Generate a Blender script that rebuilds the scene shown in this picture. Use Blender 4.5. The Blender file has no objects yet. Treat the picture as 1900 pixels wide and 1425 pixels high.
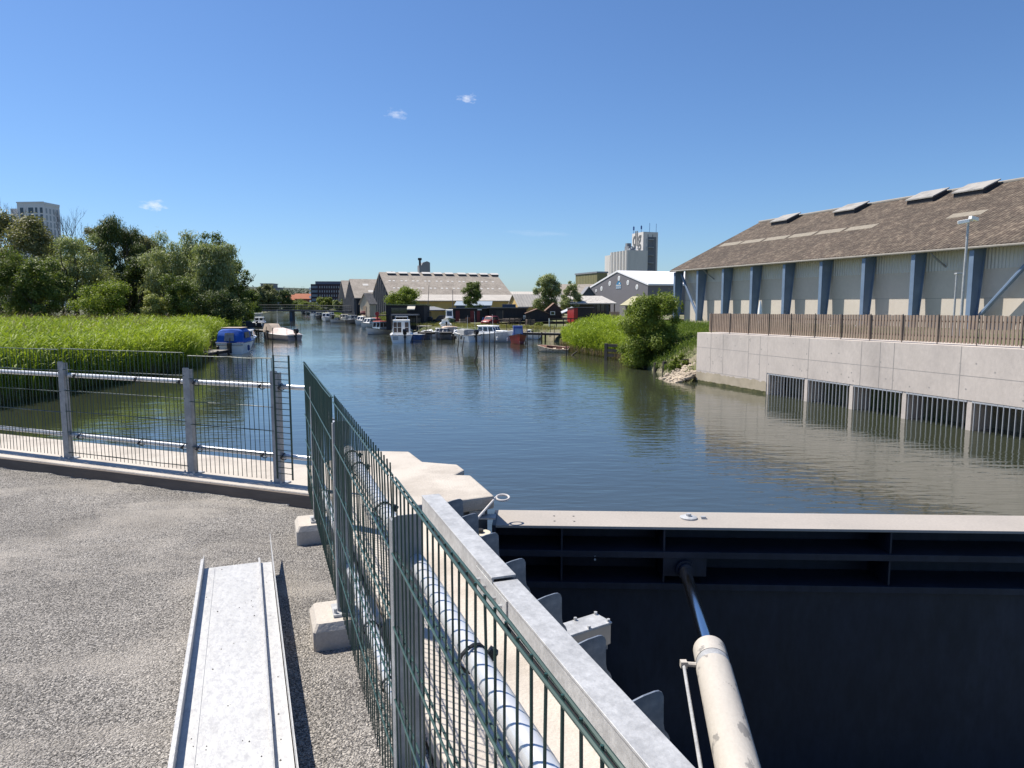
import bpy, bmesh, math, random
import numpy as np
from mathutils import Matrix, Vector
SC = bpy.context.scene
COL = SC.collection
rnd = random.Random(11)
NR = np.random.default_rng(5)
R = math.radians
# ------------------------------------------------------------------ camera frame, river frame
F = 1320.0; CH = 1.65; PITCH = math.atan(149 / F); TH = R(19.5)
CP, SP, CT, ST = math.cos(PITCH), math.sin(PITCH), math.cos(TH), math.sin(TH)
WZ = -2.35                                           # water level
def ray(px, py):
    x = (px - 950) / F; y = -(py - 712.5) / F
    return (x, CP + y * SP, -SP + y * CP)
def at(px, py, Y):                                   # point seen at a pixel, Y metres ahead
    r = ray(px, py); t = Y / r[1]
    return Vector((r[0] * t, Y, CH + r[2] * t))
def onz(px, py, z):                                  # point seen at a pixel, on a level
    r = ray(px, py); t = (z - CH) / r[2]
    return Vector((r[0] * t, r[1] * t, z))
def AS(X, Y): return (X * CT + Y * ST, -X * ST + Y * CT)     # world -> across / along the river
def W(a, s, z=0.0): return Vector((a * CT - s * ST, a * ST + s * CT, z))
def ua(px, a):
    r = ray(px, 563); ra, rb = AS(r[0], r[1]); return rb * a / ra
def us(px, s):
    r = ray(px, 563); ra, rb = AS(r[0], r[1]); return ra * s / rb
def zat(py, Y): return at(950, py, Y).z
# ------------------------------------------------------------------ mesh builder
class MB:
    def __init__(s): s.v = []; s.f = []
    def add(s, vs, fs):
        o = len(s.v); s.v += [tuple(v) for v in vs]; s.f += [tuple(i + o for i in f) for f in fs]; return s
    def box(s, x0, x1, y0, y1, z0, z1, M=None):
        vs = [Vector(p) for p in ((x0,y0,z0),(x1,y0,z0),(x1,y1,z0),(x0,y1,z0),(x0,y0,z1),(x1,y0,z1),(x1,y1,z1),(x0,y1,z1))]
        if M is not None: vs = [M @ v for v in vs]
        return s.add(vs, ((0,3,2,1),(4,5,6,7),(0,1,5,4),(1,2,6,5),(2,3,7,6),(3,0,4,7)))
    def hexa(s, vs):                                 # 8 corners, bottom ring then top ring
        return s.add(vs, ((0,3,2,1),(4,5,6,7),(0,1,5,4),(1,2,6,5),(2,3,7,6),(3,0,4,7)))
    def prism(s, poly, d, M=None):                   # polygon (3d points) swept by vector d
        a = [Vector(p) for p in poly]; b = [p + Vector(d) for p in a]; n = len(a)
        vs = a + b
        if M is not None: vs = [M @ v for v in vs]
        return s.add(vs, [tuple(range(n))[::-1], tuple(range(n, 2 * n))] + [(i, (i+1) % n, n + (i+1) % n, n + i) for i in range(n)])
    def tube(s, pts, r, n=8, cap=True):
        pts = [Vector(p) for p in pts]; m = len(pts)
        rs = r if isinstance(r, (list, tuple)) else [r] * m
        vs = []; prev = None
        for i, p in enumerate(pts):
            d = (pts[min(i+1, m-1)] - pts[max(i-1, 0)]).normalized()
            if prev is None:
                u = d.cross(Vector((0, 0, 1)))
                if u.length < 1e-3: u = d.cross(Vector((0, 1, 0)))
            else: u = prev - d * prev.dot(d)
            u.normalize(); prev = u; w = d.cross(u)
            for k in range(n):
                a = 2 * math.pi * (k + .5) / n
                vs.append(p + (u * math.cos(a) + w * math.sin(a)) * rs[i])
        fs = [(i*n+k, i*n+(k+1) % n, (i+1)*n+(k+1) % n, (i+1)*n+k) for i in range(m-1) for k in range(n)]
        if cap: fs += [tuple(range(n))[::-1], tuple(range((m-1)*n, m*n))]
        return s.add(vs, fs)
    def loft(s, rings, close=False, caps=False):
        n = len(rings[0]); m = len(rings); vs = [p for r in rings for p in r]
        kk = n if close else n - 1
        fs = [(i*n+k, i*n+(k+1) % n, (i+1)*n+(k+1) % n, (i+1)*n+k) for i in range(m-1) for k in range(kk)]
        if caps: fs += [tuple(range(n))[::-1], tuple(range((m-1)*n, m*n))]
        return s.add(vs, fs)
    def panel(s, q, u0, u1, v0, v1, off=.01, th=.012):    # thin slab standing proud of a quad (bl, br, tr, tl)
        q = [Vector(p) for p in q]
        nrm = (q[1]-q[0]).cross(q[3]-q[0]).normalized()
        P = lambda u, v: (q[0]*(1-u)+q[1]*u)*(1-v)+(q[3]*(1-u)+q[2]*u)*v
        c = [P(u0,v0), P(u1,v0), P(u1,v1), P(u0,v1)]
        return s.hexa([p + nrm*(off-th) for p in c] + [p + nrm*off for p in c])
    def build(s, name, mat, parent=None, smooth=False, bevel=0, loc=None):
        me = bpy.data.meshes.new(name); me.from_pydata([tuple(v) for v in s.v], [], s.f)
        bm = bmesh.new(); bm.from_mesh(me); bmesh.ops.recalc_face_normals(bm, faces=bm.faces)
        if bevel: bmesh.ops.bevel(bm, geom=[e for e in bm.edges if len(e.link_faces) == 2 and e.calc_face_angle(0) > .6], offset=bevel, segments=2, affect='EDGES', profile=.5)
        bm.to_mesh(me); bm.free()
        if smooth:
            me.polygons.foreach_set('use_smooth', [True] * len(me.polygons))
            me.set_sharp_from_angle(angle=R(42))
        me.materials.append(mat)
        o = bpy.data.objects.new(name, me); COL.objects.link(o)
        if parent: o.parent = parent
        if loc is not None: o.location = loc
        return o
def npmesh(name, V, Q, mat, parent=None, n=4):            # fast mesh from numpy arrays
    me = bpy.data.meshes.new(name); nv, nf = len(V), len(Q)
    me.vertices.add(nv); me.vertices.foreach_set('co', V.astype(np.float32).ravel())
    me.loops.add(nf * n); me.loops.foreach_set('vertex_index', Q.astype(np.int32).ravel())
    me.polygons.add(nf); me.polygons.foreach_set('loop_start', np.arange(nf, dtype=np.int32) * n)
    me.update(calc_edges=True); me.validate(); me.materials.append(mat)
    o = bpy.data.objects.new(name, me); COL.objects.link(o)
    if parent: o.parent = parent
    return o
def tag(o, label=None, cat=None, group=None, kind=None):
    if label: o['label'] = label
    if cat: o['category'] = cat
    if group: o['group'] = group
    if kind: o['kind'] = kind
    return o
def thing(name, label, cat, loc=(0, 0, 0), rot=0.0, group=None):
    o = bpy.data.objects.new(name, None); COL.objects.link(o); o.empty_display_size = .3
    o.location = loc; o.rotation_euler = (0, 0, rot)
    return tag(o, label, cat, group)
def copy_tree(o, parent=None):
    c = o.copy(); COL.objects.link(c); c.parent = parent
    for ch in [x for x in o.children]: copy_tree(ch, c)
    return c
# ------------------------------------------------------------------ materials
def N(nt, t, **kw):
    n = nt.nodes.new(t)
    for k, v in kw.items():
        if k in n.inputs: n.inputs[k].default_value = v
        else: setattr(n, k, v)
    return n
_mc = {}
def mat(name, col, rough=.6, metal=0.0, var=.15, vs=3.0, bump=0.0, bs=40.0, spec=.5, col2=None, mask=(.45, .65), ms=None, stretch=None, fine=0.0, fs=60.0):
    """colour with noise wear; col2 = second real colour in noise-shaped patches"""
    if name in _mc: return _mc[name]
    m = bpy.data.materials.new(name); m.use_nodes = True; nt = m.node_tree; L = nt.links
    b = nt.nodes['Principled BSDF']; b.inputs['Roughness'].default_value = rough; b.inputs['Metallic'].default_value = metal
    b.inputs['Specular IOR Level'].default_value = spec
    tc = N(nt, 'ShaderNodeTexCoord'); src = tc.outputs['Object']
    if stretch:
        mp = N(nt, 'ShaderNodeMapping'); mp.inputs['Scale'].default_value = stretch; L.new(src, mp.inputs['Vector']); src = mp.outputs[0]
    nz = N(nt, 'ShaderNodeTexNoise', Scale=vs, Detail=6.0, Roughness=.6); L.new(src, nz.inputs['Vector'])
    mr = N(nt, 'ShaderNodeMapRange'); mr.inputs[1].default_value = .25; mr.inputs[2].default_value = .75
    mr.inputs[3].default_value = 1 - var; mr.inputs[4].default_value = 1 + var; L.new(nz.outputs['Fac'], mr.inputs[0])
    c = N(nt, 'ShaderNodeRGB'); c.outputs[0].default_value = (*col, 1); cur = c.outputs[0]
    if col2:
        n2 = N(nt, 'ShaderNodeTexNoise', Scale=ms or vs * .4, Detail=5.0, Roughness=.65); L.new(src, n2.inputs['Vector'])
        m2 = N(nt, 'ShaderNodeMapRange'); m2.inputs[1].default_value = mask[0]; m2.inputs[2].default_value = mask[1]; L.new(n2.outputs['Fac'], m2.inputs[0])
        mx = N(nt, 'ShaderNodeMix', data_type='RGBA'); L.new(m2.outputs[0], mx.inputs[0]); L.new(cur, mx.inputs[6]); mx.inputs[7].default_value = (*col2, 1); cur = mx.outputs[2]
    hs = N(nt, 'ShaderNodeVectorMath', operation='SCALE'); L.new(cur, hs.inputs[0]); L.new(mr.outputs[0], hs.inputs['Scale']); cur = hs.outputs[0]
    if fine:
        n3 = N(nt, 'ShaderNodeTexNoise', Scale=fs, Detail=3.0, Roughness=.7); L.new(src, n3.inputs['Vector'])
        m3 = N(nt, 'ShaderNodeMapRange'); m3.inputs[1].default_value = .3; m3.inputs[2].default_value = .7; m3.inputs[3].default_value = 1 - fine; m3.inputs[4].default_value = 1 + fine
        L.new(n3.outputs['Fac'], m3.inputs[0]); h3 = N(nt, 'ShaderNodeVectorMath', operation='SCALE'); L.new(cur, h3.inputs[0]); L.new(m3.outputs[0], h3.inputs['Scale']); cur = h3.outputs[0]
    L.new(cur, b.inputs['Base Color'])
    if bump:
        n4 = N(nt, 'ShaderNodeTexNoise', Scale=bs, Detail=4.0); L.new(src, n4.inputs['Vector'])
        bp = N(nt, 'ShaderNodeBump', Strength=bump, Distance=.02); L.new(n4.outputs['Fac'], bp.inputs['Height']); L.new(bp.outputs[0], b.inputs['Normal'])
    _mc[name] = m
    return m
def leafmat(name, c1, c2, trans=.35, s1=.35, s2=5.0):
    if name in _mc: return _mc[name]
    m = bpy.data.materials.new(name); m.use_nodes = True; nt = m.node_tree; L = nt.links; nt.nodes.remove(nt.nodes['Principled BSDF'])
    out = nt.nodes['Material Output']; tc = N(nt, 'ShaderNodeTexCoord')
    a = N(nt, 'ShaderNodeTexNoise', Scale=s1, Detail=2.0); L.new(tc.outputs['Object'], a.inputs['Vector'])
    bn = N(nt, 'ShaderNodeTexNoise', Scale=s2, Detail=1.0); L.new(tc.outputs['Object'], bn.inputs['Vector'])
    ad = N(nt, 'ShaderNodeMath', operation='ADD'); L.new(a.outputs['Fac'], ad.inputs[0]); L.new(bn.outputs['Fac'], ad.inputs[1])
    mr = N(nt, 'ShaderNodeMapRange'); mr.inputs[1].default_value = .72; mr.inputs[2].default_value = 1.28; L.new(ad.outputs[0], mr.inputs[0])
    mx = N(nt, 'ShaderNodeMix', data_type='RGBA'); mx.inputs[6].default_value = (*c1, 1); mx.inputs[7].default_value = (*c2, 1); L.new(mr.outputs[0], mx.inputs[0])
    d = N(nt, 'ShaderNodeBsdfPrincipled', Roughness=.55); d.inputs['Specular IOR Level'].default_value = .3; L.new(mx.outputs[2], d.inputs['Base Color'])
    t = N(nt, 'ShaderNodeBsdfTranslucent'); sc = N(nt, 'ShaderNodeMix', data_type='RGBA', blend_type='MULTIPLY'); sc.inputs[0].default_value = 1
    L.new(mx.outputs[2], sc.inputs[6]); sc.inputs[7].default_value = (1.15, 1.2, .6, 1); L.new(sc.outputs[2], t.inputs['Color'])
    ms = N(nt, 'ShaderNodeMixShader'); ms.inputs[0].default_value = trans; L.new(d.outputs[0], ms.inputs[1]); L.new(t.outputs[0], ms.inputs[2]); L.new(ms.outputs[0], out.inputs['Surface'])
    _mc[name] = m; return m
def ribmat(name, col, period, axis=0, depth=.5, rough=.7, var=.18, vs=2.0, col2=None, mask=(.45, .65), ms=1.0, metal=0.0, fine=0.0, fs=20.0, shape='SIN'):
    """sheet with parallel ribs or boards as bump across one object axis"""
    if name in _mc: return _mc[name]
    m = mat(name, col, rough, metal, var, vs, col2=col2, mask=mask, ms=ms, fine=fine, fs=fs)
    nt = m.node_tree; L = nt.links; tc = N(nt, 'ShaderNodeTexCoord')
    wv = N(nt, 'ShaderNodeTexWave', wave_type='BANDS', bands_direction='XYZ'[axis], wave_profile=shape); wv.inputs['Scale'].default_value = .314159 / period; wv.inputs['Distortion'].default_value = 0
    L.new(tc.outputs['Object'], wv.inputs['Vector'])
    bp = N(nt, 'ShaderNodeBump', Strength=depth, Distance=period * .25); L.new(wv.outputs['Fac'], bp.inputs['Height']); L.new(bp.outputs[0], nt.nodes['Principled BSDF'].inputs['Normal'])
    return m
M_galv = mat('galvanised_steel', (.40, .405, .41), .5, .25, .16, 6.0, bump=.12, bs=60, fine=.12, fs=35, col2=(.48, .485, .49), ms=14, mask=(.4, .6))
M_galvflat = mat('galvanised_sheet', (.50, .50, .495), .5, .25, .06, 5.0, bump=.1, bs=45, fine=.07, fs=22, col2=(.43, .43, .435), ms=55, mask=(.50, .58), stretch=(1, .6, 1))
M_green = mat('dark_green_coated_wire', (.018, .055, .045), .38, 0, .25, 9.0, spec=.5)
M_concrete = mat('pale_concrete', (.50, .455, .40), .9, 0, .10, 1.6, bump=.25, bs=55, fine=.10, fs=90, col2=(.37, .33, .285), ms=1.7, mask=(.47, .68))
M_kerbside = mat('cast_concrete', (.33, .295, .265), .9, 0, .14, 2.0, bump=.3, bs=40, fine=.1, fs=70)
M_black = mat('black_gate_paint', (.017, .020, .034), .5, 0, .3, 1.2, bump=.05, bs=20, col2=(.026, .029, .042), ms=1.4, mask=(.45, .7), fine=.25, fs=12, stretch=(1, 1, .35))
M_gatetop = mat('dusty_gate_top', (.38, .345, .31), .8, 0, .12, 1.5, fine=.1, fs=50, col2=(.34, .31, .28), ms=3)
M_chrome = mat('chromed_rod', (.62, .64, .67), .16, 1.0, .03, 2.0)
M_barrel = mat('scuffed_cream_paint', (.50, .465, .415), .5, 0, .08, 4.0, bump=.08, bs=40, col2=(.27, .255, .235), ms=7.5, mask=(.555, .585), fine=.05, stretch=(1, .55, 1))
M_wall = mat('board_marked_concrete', (.55, .49, .44), .9, 0, .10, .7, bump=.2, bs=30, fine=.07, fs=9, col2=(.43, .385, .35), ms=.55, mask=(.45, .75), stretch=(1, 1, .6))
M_white = mat('white_gelcoat', (.90, .90, .88), .28, 0, .06, 2.0)
M_cream = mat('cream_gelcoat', (.66, .61, .5), .35, 0, .06, 2.0)
M_grey = mat('grey_paint', (.22, .23, .25), .5, 0, .12, 2.0)
M_dark = mat('dark_interior', (.02, .021, .024), .5, 0, .2, 2.0)
M_glass = mat('dark_window_glass', (.03, .035, .045), .06, 0, .2, 1.0, spec=.8)
M_blue = mat('royal_blue_canvas', (.010, .10, .47), .75, 0, .2, 3.0, bump=.4, bs=5)
M_bluehull = mat('blue_hull_paint', (.02, .06, .22), .35, 0, .1, 2.0)
M_red = mat('red_paint', (.27, .019, .019), .4, 0, .15, 2.0)
M_faded = mat('faded_red_canvas', (.5, .10, .09), .7, 0, .12, 3.0)
M_tan = mat('tan_canvas', (.42, .34, .27), .8, 0, .15, 3.0, bump=.3, bs=6)
M_wood = mat('weathered_wood', (.16, .125, .10), .85, 0, .3, 6.0, bump=.3, bs=18, stretch=(1, 1, .2))
M_pole = mat('dark_mooring_wood', (.055, .045, .038), .85, 0, .35, 4.0, bump=.3, bs=15)
M_bark = mat('tree_bark', (.075, .06, .045), .9, 0, .3, 3.0, bump=.5, bs=12)
M_twig = mat('bare_twig_bark', (.11, .095, .085), .9, 0, .2, 3.0)
# ------------------------------------------------------------------ camera, sky, sun
cd = bpy.data.cameras.new('camera'); cam = bpy.data.objects.new('camera', cd); COL.objects.link(cam); SC.camera = cam
cd.sensor_fit = 'HORIZONTAL'; cd.sensor_width = 36; cd.lens = F / 1900 * 36; cd.clip_start = .05; cd.clip_end = 6000
cam.location = (0, 0, CH); cam.rotation_euler = (math.pi / 2 - PITCH, 0, 0)
SUN_EL = R(57); SUN_AZ = math.atan2(-.88, .475)            # sun ahead of the camera, to the left
sd = Vector((math.sin(SUN_AZ) * math.cos(SUN_EL), math.cos(SUN_AZ) * math.cos(SUN_EL), math.sin(SUN_EL)))
sl = bpy.data.lights.new('sun', 'SUN'); sl.energy = 4.4; sl.angle = R(.53); sl.color = (1, .93, .82)
so = bpy.data.objects.new('sun', sl); COL.objects.link(so); so.rotation_euler = sd.to_track_quat('Z', 'Y').to_euler(); so.location = sd * 50
wd = bpy.data.worlds.new('World'); SC.world = wd; wd.use_nodes = True; nt = wd.node_tree; L = nt.links
bg = nt.nodes['Background']; sky = N(nt, 'ShaderNodeTexSky', sky_type='NISHITA'); sky.sun_disc = False
sky.sun_elevation = SUN_EL; sky.sun_rotation = SUN_AZ % (2 * math.pi); sky.air_density = 1.0; sky.dust_density = .35; sky.ozone_density = 5.0; sky.altitude = 0
geo = N(nt, 'ShaderNodeTexCoord')
tint = N(nt, 'ShaderNodeVectorMath', operation='MULTIPLY'); L.new(sky.outputs[0], tint.inputs[0]); tint.inputs[1].default_value = (.82, 1.0, 1.22); cur = tint.outputs[0]
def wisp(cur, px, py, rad, amount, seed, stretch=2.2):     # a small fair-weather cloud in one direction of the sky
    d = Vector(ray(px, py)).normalized(); u = d.cross(Vector((0, 0, 1))).normalized(); v = u.cross(d)
    du = N(nt, 'ShaderNodeVectorMath', operation='DOT_PRODUCT'); L.new(geo.outputs['Generated'], du.inputs[0]); du.inputs[1].default_value = u
    dv = N(nt, 'ShaderNodeVectorMath', operation='DOT_PRODUCT'); L.new(geo.outputs['Generated'], dv.inputs[0]); dv.inputs[1].default_value = v
    dd = N(nt, 'ShaderNodeVectorMath', operation='DOT_PRODUCT'); L.new(geo.outputs['Generated'], dd.inputs[0]); dd.inputs[1].default_value = d
    cx = N(nt, 'ShaderNodeCombineXYZ'); L.new(du.outputs['Value'], cx.inputs[0]); L.new(dv.outputs['Value'], cx.inputs[1])
    sc = N(nt, 'ShaderNodeMapping'); sc.inputs['Scale'].default_value = (1 / rad, stretch / rad, 1); L.new(cx.outputs[0], sc.inputs['Vector'])
    ln = N(nt, 'ShaderNodeVectorMath', operation='LENGTH'); L.new(sc.outputs[0], ln.inputs[0])
    nz = N(nt, 'ShaderNodeTexNoise', Scale=1.6, Detail=6.0, Roughness=.62); of = N(nt, 'ShaderNodeVectorMath', operation='ADD'); of.inputs[1].default_value = (seed, seed * .7, 0)
    L.new(sc.outputs[0], of.inputs[0]); L.new(of.outputs[0], nz.inputs['Vector'])
    a = N(nt, 'ShaderNodeMath', operation='MULTIPLY_ADD'); L.new(ln.outputs['Value'], a.inputs[0]); a.inputs[1].default_value = -.42; a.inputs[2].default_value = -.12
    s = N(nt, 'ShaderNodeMath', operation='ADD'); L.new(a.outputs[0], s.inputs[0]); L.new(nz.outputs['Fac'], s.inputs[1])
    mr = N(nt, 'ShaderNodeMapRange'); mr.inputs[1].default_value = .06; mr.inputs[2].default_value = .58; mr.inputs[4].default_value = amount; L.new(s.outputs[0], mr.inputs[0])
    gt = N(nt, 'ShaderNodeMath', operation='GREATER_THAN'); L.new(dd.outputs['Value'], gt.inputs[0]); gt.inputs[1].default_value = .5
    mu = N(nt, 'ShaderNodeMath', operation='MULTIPLY'); L.new(mr.outputs[0], mu.inputs[0]); L.new(gt.outputs[0], mu.inputs[1])
    mx = N(nt, 'ShaderNodeMix', data_type='RGBA'); L.new(mu.outputs[0], mx.inputs[0]); L.new(cur, mx.inputs[6]); mx.inputs[7].default_value = (10.5, 10.5, 10.8, 1)
    return mx.outputs[2]
cur = wisp(cur, 868, 183, .016, .8, 3.1); cur = wisp(cur, 737, 213, .018, .6, 7.7); cur = wisp(cur, 285, 381, .020, .8, 1.9); cur = wisp(cur, 1000, 433, .055, .14, 5.2, 8)
L.new(cur, bg.inputs['Color']); bg.inputs['Strength'].default_value = .067
vs_ = SC.view_settings; vs_.view_transform = 'Standard'; vs_.look = 'None'; vs_.gamma = 1; vs_.exposure = 0.68
SC.cycles.max_bounces = 6; SC.cycles.transparent_max_bounces = 4
# ------------------------------------------------------------------ water
def water_mat():
    m = bpy.data.materials.new('river_water'); m.use_nodes = True; nt = m.node_tree; L = nt.links; b = nt.nodes['Principled BSDF']
    b.inputs['Base Color'].default_value = (.040, .046, .029, 1); b.inputs['Roughness'].default_value = .035; b.inputs['IOR'].default_value = 2.05
    tc = N(nt, 'ShaderNodeTexCoord')
    mp = N(nt, 'ShaderNodeMapping'); mp.inputs['Scale'].default_value = (.55, 1.7, 1); mp.inputs['Rotation'].default_value = (0, 0, R(-8)); L.new(tc.outputs['Object'], mp.inputs['Vector'])
    n1 = N(nt, 'ShaderNodeTexNoise', Scale=2.2, Detail=3.0, Roughness=.5, Distortion=.3); L.new(mp.outputs[0], n1.inputs['Vector'])
    mp2 = N(nt, 'ShaderNodeMapping'); mp2.inputs['Scale'].default_value = (.8, 1.5, 1); mp2.inputs['Rotation'].default_value = (0, 0, R(24)); L.new(tc.outputs['Object'], mp2.inputs['Vector'])
    n2 = N(nt, 'ShaderNodeTexNoise', Scale=.45, Detail=2.0); L.new(mp2.outputs[0], n2.inputs['Vector'])
    n3 = N(nt, 'ShaderNodeTexNoise', Scale=.06, Detail=2.0); L.new(tc.outputs['Object'], n3.inputs['Vector'])   # rippled and calm stretches
    mr = N(nt, 'ShaderNodeMapRange'); mr.inputs[1].default_value = .38; mr.inputs[2].default_value = .62; mr.inputs[3].default_value = .35; mr.inputs[4].default_value = 1.0; L.new(n3.outputs['Fac'], mr.inputs[0])
    mu = N(nt, 'ShaderNodeMath', operation='MULTIPLY'); L.new(n1.outputs['Fac'], mu.inputs[0]); L.new(mr.outputs[0], mu.inputs[1])
    ad = N(nt, 'ShaderNodeMath', operation='MULTIPLY_ADD'); L.new(n2.outputs['Fac'], ad.inputs[0]); ad.inputs[1].default_value = .8; L.new(mu.outputs[0], ad.inputs[2])
    bp = N(nt, 'ShaderNodeBump', Strength=1.0, Distance=.020); L.new(ad.outputs[0], bp.inputs['Height']); L.new(bp.outputs[0], b.inputs['Normal'])
    return m
LEFT = [(-60, -60), (-30, 0), (-22.5, 18), (-21.07, 29), (-21.08, 33.3), (-20.95, 39.3), (-20.9, 45), (-24.5, 55), (-29.6, 67), (-36, 93), (-42, 112), (-56, 150), (-78, 218), (-92, 262), (-118, 350), (-130, 400)]
RIGHT = [(40, -60), (21.8, 2), (9.67, 36.6), (8.9, 37.6), (8.0, 42), (7.9, 50.7), (5.4, 58), (5.0, 65), (5.6, 72), (3, 80), (-5, 84), (-12, 88), (-14, 92), (-13.8, 101), (-20, 122), (-27.5, 148), (-39, 176), (-66, 262), (-93, 350), (-104, 400)]
mb = MB(); mb.add([(-140, -60, WZ), (60, -60, WZ), (60, 420, WZ), (-140, 420, WZ)], [(0, 1, 2, 3)])
tag(mb.build('river_water', water_mat()), kind='structure')
M_earth = mat('earth_and_grass', (.075, .085, .03), .95, 0, .3, .25, bump=.4, bs=6, col2=(.14, .115, .075), ms=.12, mask=(.5, .62), fine=.25, fs=4)
M_mud = mat('quay_earth', (.20, .175, .12), .95, 0, .25, .5, bump=.4, bs=8, col2=(.10, .12, .035), ms=.16, mask=(.42, .55), fine=.2, fs=5)
mb = MB(); rings = []
def lprof(y):                                              # left bank section: distance inland, level
    return [(0, -3.4), (.4, -2.25), (2.5, -1.9), (14, -1.6), (40, -.9), (120, -.3), (1500, .5)]
def rprof(x, y):
    if y < 36.7: return [(.9, -3.4), (.95, -3.3), (1.0, .1), (6, .12), (16, .05), (120, .0), (1800, .5)]
    if y < 70: return [(0, -3.4), (.5, -2.15), (2.4, -.9), (5, -.3), (14, -.02), (120, .0), (1800, .5)]
    if y < 90: return [(0, -3.4), (.3, -2.0), (1.0, -1.25), (8, -1.0), (24, -.7), (120, .0), (1800, .5)]
    return [(0, -3.4), (.5, -2.1), (3, -1.35), (12, -.8), (30, -.4), (120, .0), (1800, .5)]
mb.loft([[(x - d, y, z) for d, z in lprof(y)] for x, y in LEFT])
tag(mb.build('left_riverbank_ground', M_earth, smooth=True), kind='structure')
mb = MB()
def rpt(x, y, d, z):
    if y < 75: return (x + d * CT, y + d * ST, z)
    if y < 90: k = (90 - y) / 15; return (x + d * (.35 + .6 * k * .9), y + d * .9, z) if d < 30 else (x + d, y + 27, z)
    return (x + d, y + (25 if d > 90 else 0), z)
mb.loft([[rpt(x, y, d, z) for d, z in rprof(x, y)] for x, y in RIGHT])
tag(mb.build('right_riverbank_ground', M_mud, smooth=True), kind='structure')
mb = MB()                                                  # the far ground closes the valley and rises into low hills
rows = []
for j, (y, b) in enumerate(((372, -3.4), (374, -2.0), (395, -1), (520, 1), (760, 9), (1200, 26), (3000, 30))):
    rows.append([(x, y, b + (0 if y < 500 else 1) * 6 * math.sin(x * .006 + j)) for x in range(-2400, 2401, 120)])
mb.loft(rows); tag(mb.build('far_hills', mat('wooded_hills', (.030, .042, .020), .95, 0, .4, .03, col2=(.055, .065, .03), ms=.012, fine=.4, fs=.15), smooth=True), kind='structure')
# ------------------------------------------------------------------ near quay: gravel, concrete edge
def gravel_mat():
    m = bpy.data.materials.new('grey_gravel'); m.use_nodes = True; nt = m.node_tree; L = nt.links; b = nt.nodes['Principled BSDF']; b.inputs['Roughness'].default_value = .95; b.inputs['Specular IOR Level'].default_value = .2
    tc = N(nt, 'ShaderNodeTexCoord')
    wn = N(nt, 'ShaderNodeTexNoise', Scale=90.0, Detail=2.0); L.new(tc.outputs['Object'], wn.inputs['Vector'])
    wm = N(nt, 'ShaderNodeMix', data_type='RGBA', blend_type='LINEAR_LIGHT'); wm.inputs[0].default_value = .006; L.new(tc.outputs['Object'], wm.inputs[6]); L.new(wn.outputs['Color'], wm.inputs[7])
    v = N(nt, 'ShaderNodeTexVoronoi', Scale=160.0, Randomness=1.0); L.new(wm.outputs[2], v.inputs['Vector'])
    v2 = N(nt, 'ShaderNodeTexVoronoi', Scale=85.0, Randomness=1.0); L.new(wm.outputs[2], v2.inputs['Vector'])
    cr = N(nt, 'ShaderNodeValToRGB'); e = cr.color_ramp.elements; e[0].position = .1; e[0].color = (.115, .109, .102, 1); e[1].position = .9; e[1].color = (.56, .525, .48, 1)
    x = e.new(.5); x.color = (.31, .29, .268, 1)
    sep = N(nt, 'ShaderNodeSeparateColor'); L.new(v.outputs['Color'], sep.inputs[0]); L.new(sep.outputs[0], cr.inputs[0])
    ns = N(nt, 'ShaderNodeTexNoise', Scale=.75, Detail=6.0, Roughness=.66, Distortion=.4); mp = N(nt, 'ShaderNodeMapping'); mp.inputs['Scale'].default_value = (1, 1.9, 1); mp.inputs['Rotation'].default_value = (0, 0, R(-18)); L.new(tc.outputs['Object'], mp.inputs['Vector']); L.new(mp.outputs[0], ns.inputs['Vector'])
    mr = N(nt, 'ShaderNodeMapRange'); mr.inputs[1].default_value = .50; mr.inputs[2].default_value = .64; mr.inputs[4].default_value = .8; L.new(ns.outputs['Fac'], mr.inputs[0])
    mx = N(nt, 'ShaderNodeMix', data_type='RGBA'); L.new(mr.outputs[0], mx.inputs[0]); L.new(cr.outputs[0], mx.inputs[6]); mx.inputs[7].default_value = (.50, .46, .41, 1)
    n5 = N(nt, 'ShaderNodeTexNoise', Scale=1.1, Detail=6.0, Roughness=.6); L.new(tc.outputs['Object'], n5.inputs['Vector'])
    m5 = N(nt, 'ShaderNodeMapRange'); m5.inputs[1].default_value = .3; m5.inputs[2].default_value = .7; m5.inputs[3].default_value = .70; m5.inputs[4].default_value = 1.18; L.new(n5.outputs['Fac'], m5.inputs[0])
    sc = N(nt, 'ShaderNodeVectorMath', operation='SCALE'); L.new(mx.outputs[2], sc.inputs[0]); L.new(m5.outputs[0], sc.inputs['Scale']); L.new(sc.outputs[0], b.inputs['Base Color'])
    h = N(nt, 'ShaderNodeMath', operation='MULTIPLY_ADD'); L.new(v2.outputs['Distance'], h.inputs[0]); h.inputs[1].default_value = 1.2; L.new(v.outputs['Distance'], h.inputs[2])
    iv = N(nt, 'ShaderNodeMath', operation='MULTIPLY'); iv.inputs[1].default_value = -1; L.new(h.outputs[0], iv.inputs[0])
    bp = N(nt, 'ShaderNodeBump', Strength=1.0, Distance=.010); L.new(iv.outputs[0], bp.inputs['Height']); L.new(bp.outputs[0], b.inputs['Normal'])
    return m
M_gravel = gravel_mat()
k0, k1 = Vector((-5.18, 7.06, 0)), Vector((-1.72, 5.67, 0)); kd = (k1 - k0).normalized(); kn = Vector((-kd.y, kd.x, 0))   # kerb line, kn points to the water
kl = k0 - kd * 12
corner = W(.53, 5.35)
GE = W(.53, -4)
mb = MB(); pts = [kl + Vector((0, 0, 0)), k1, W(.53, AS(*k1[:2])[1] - .12), W(.53, -5), W(-14, -9)]
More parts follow.
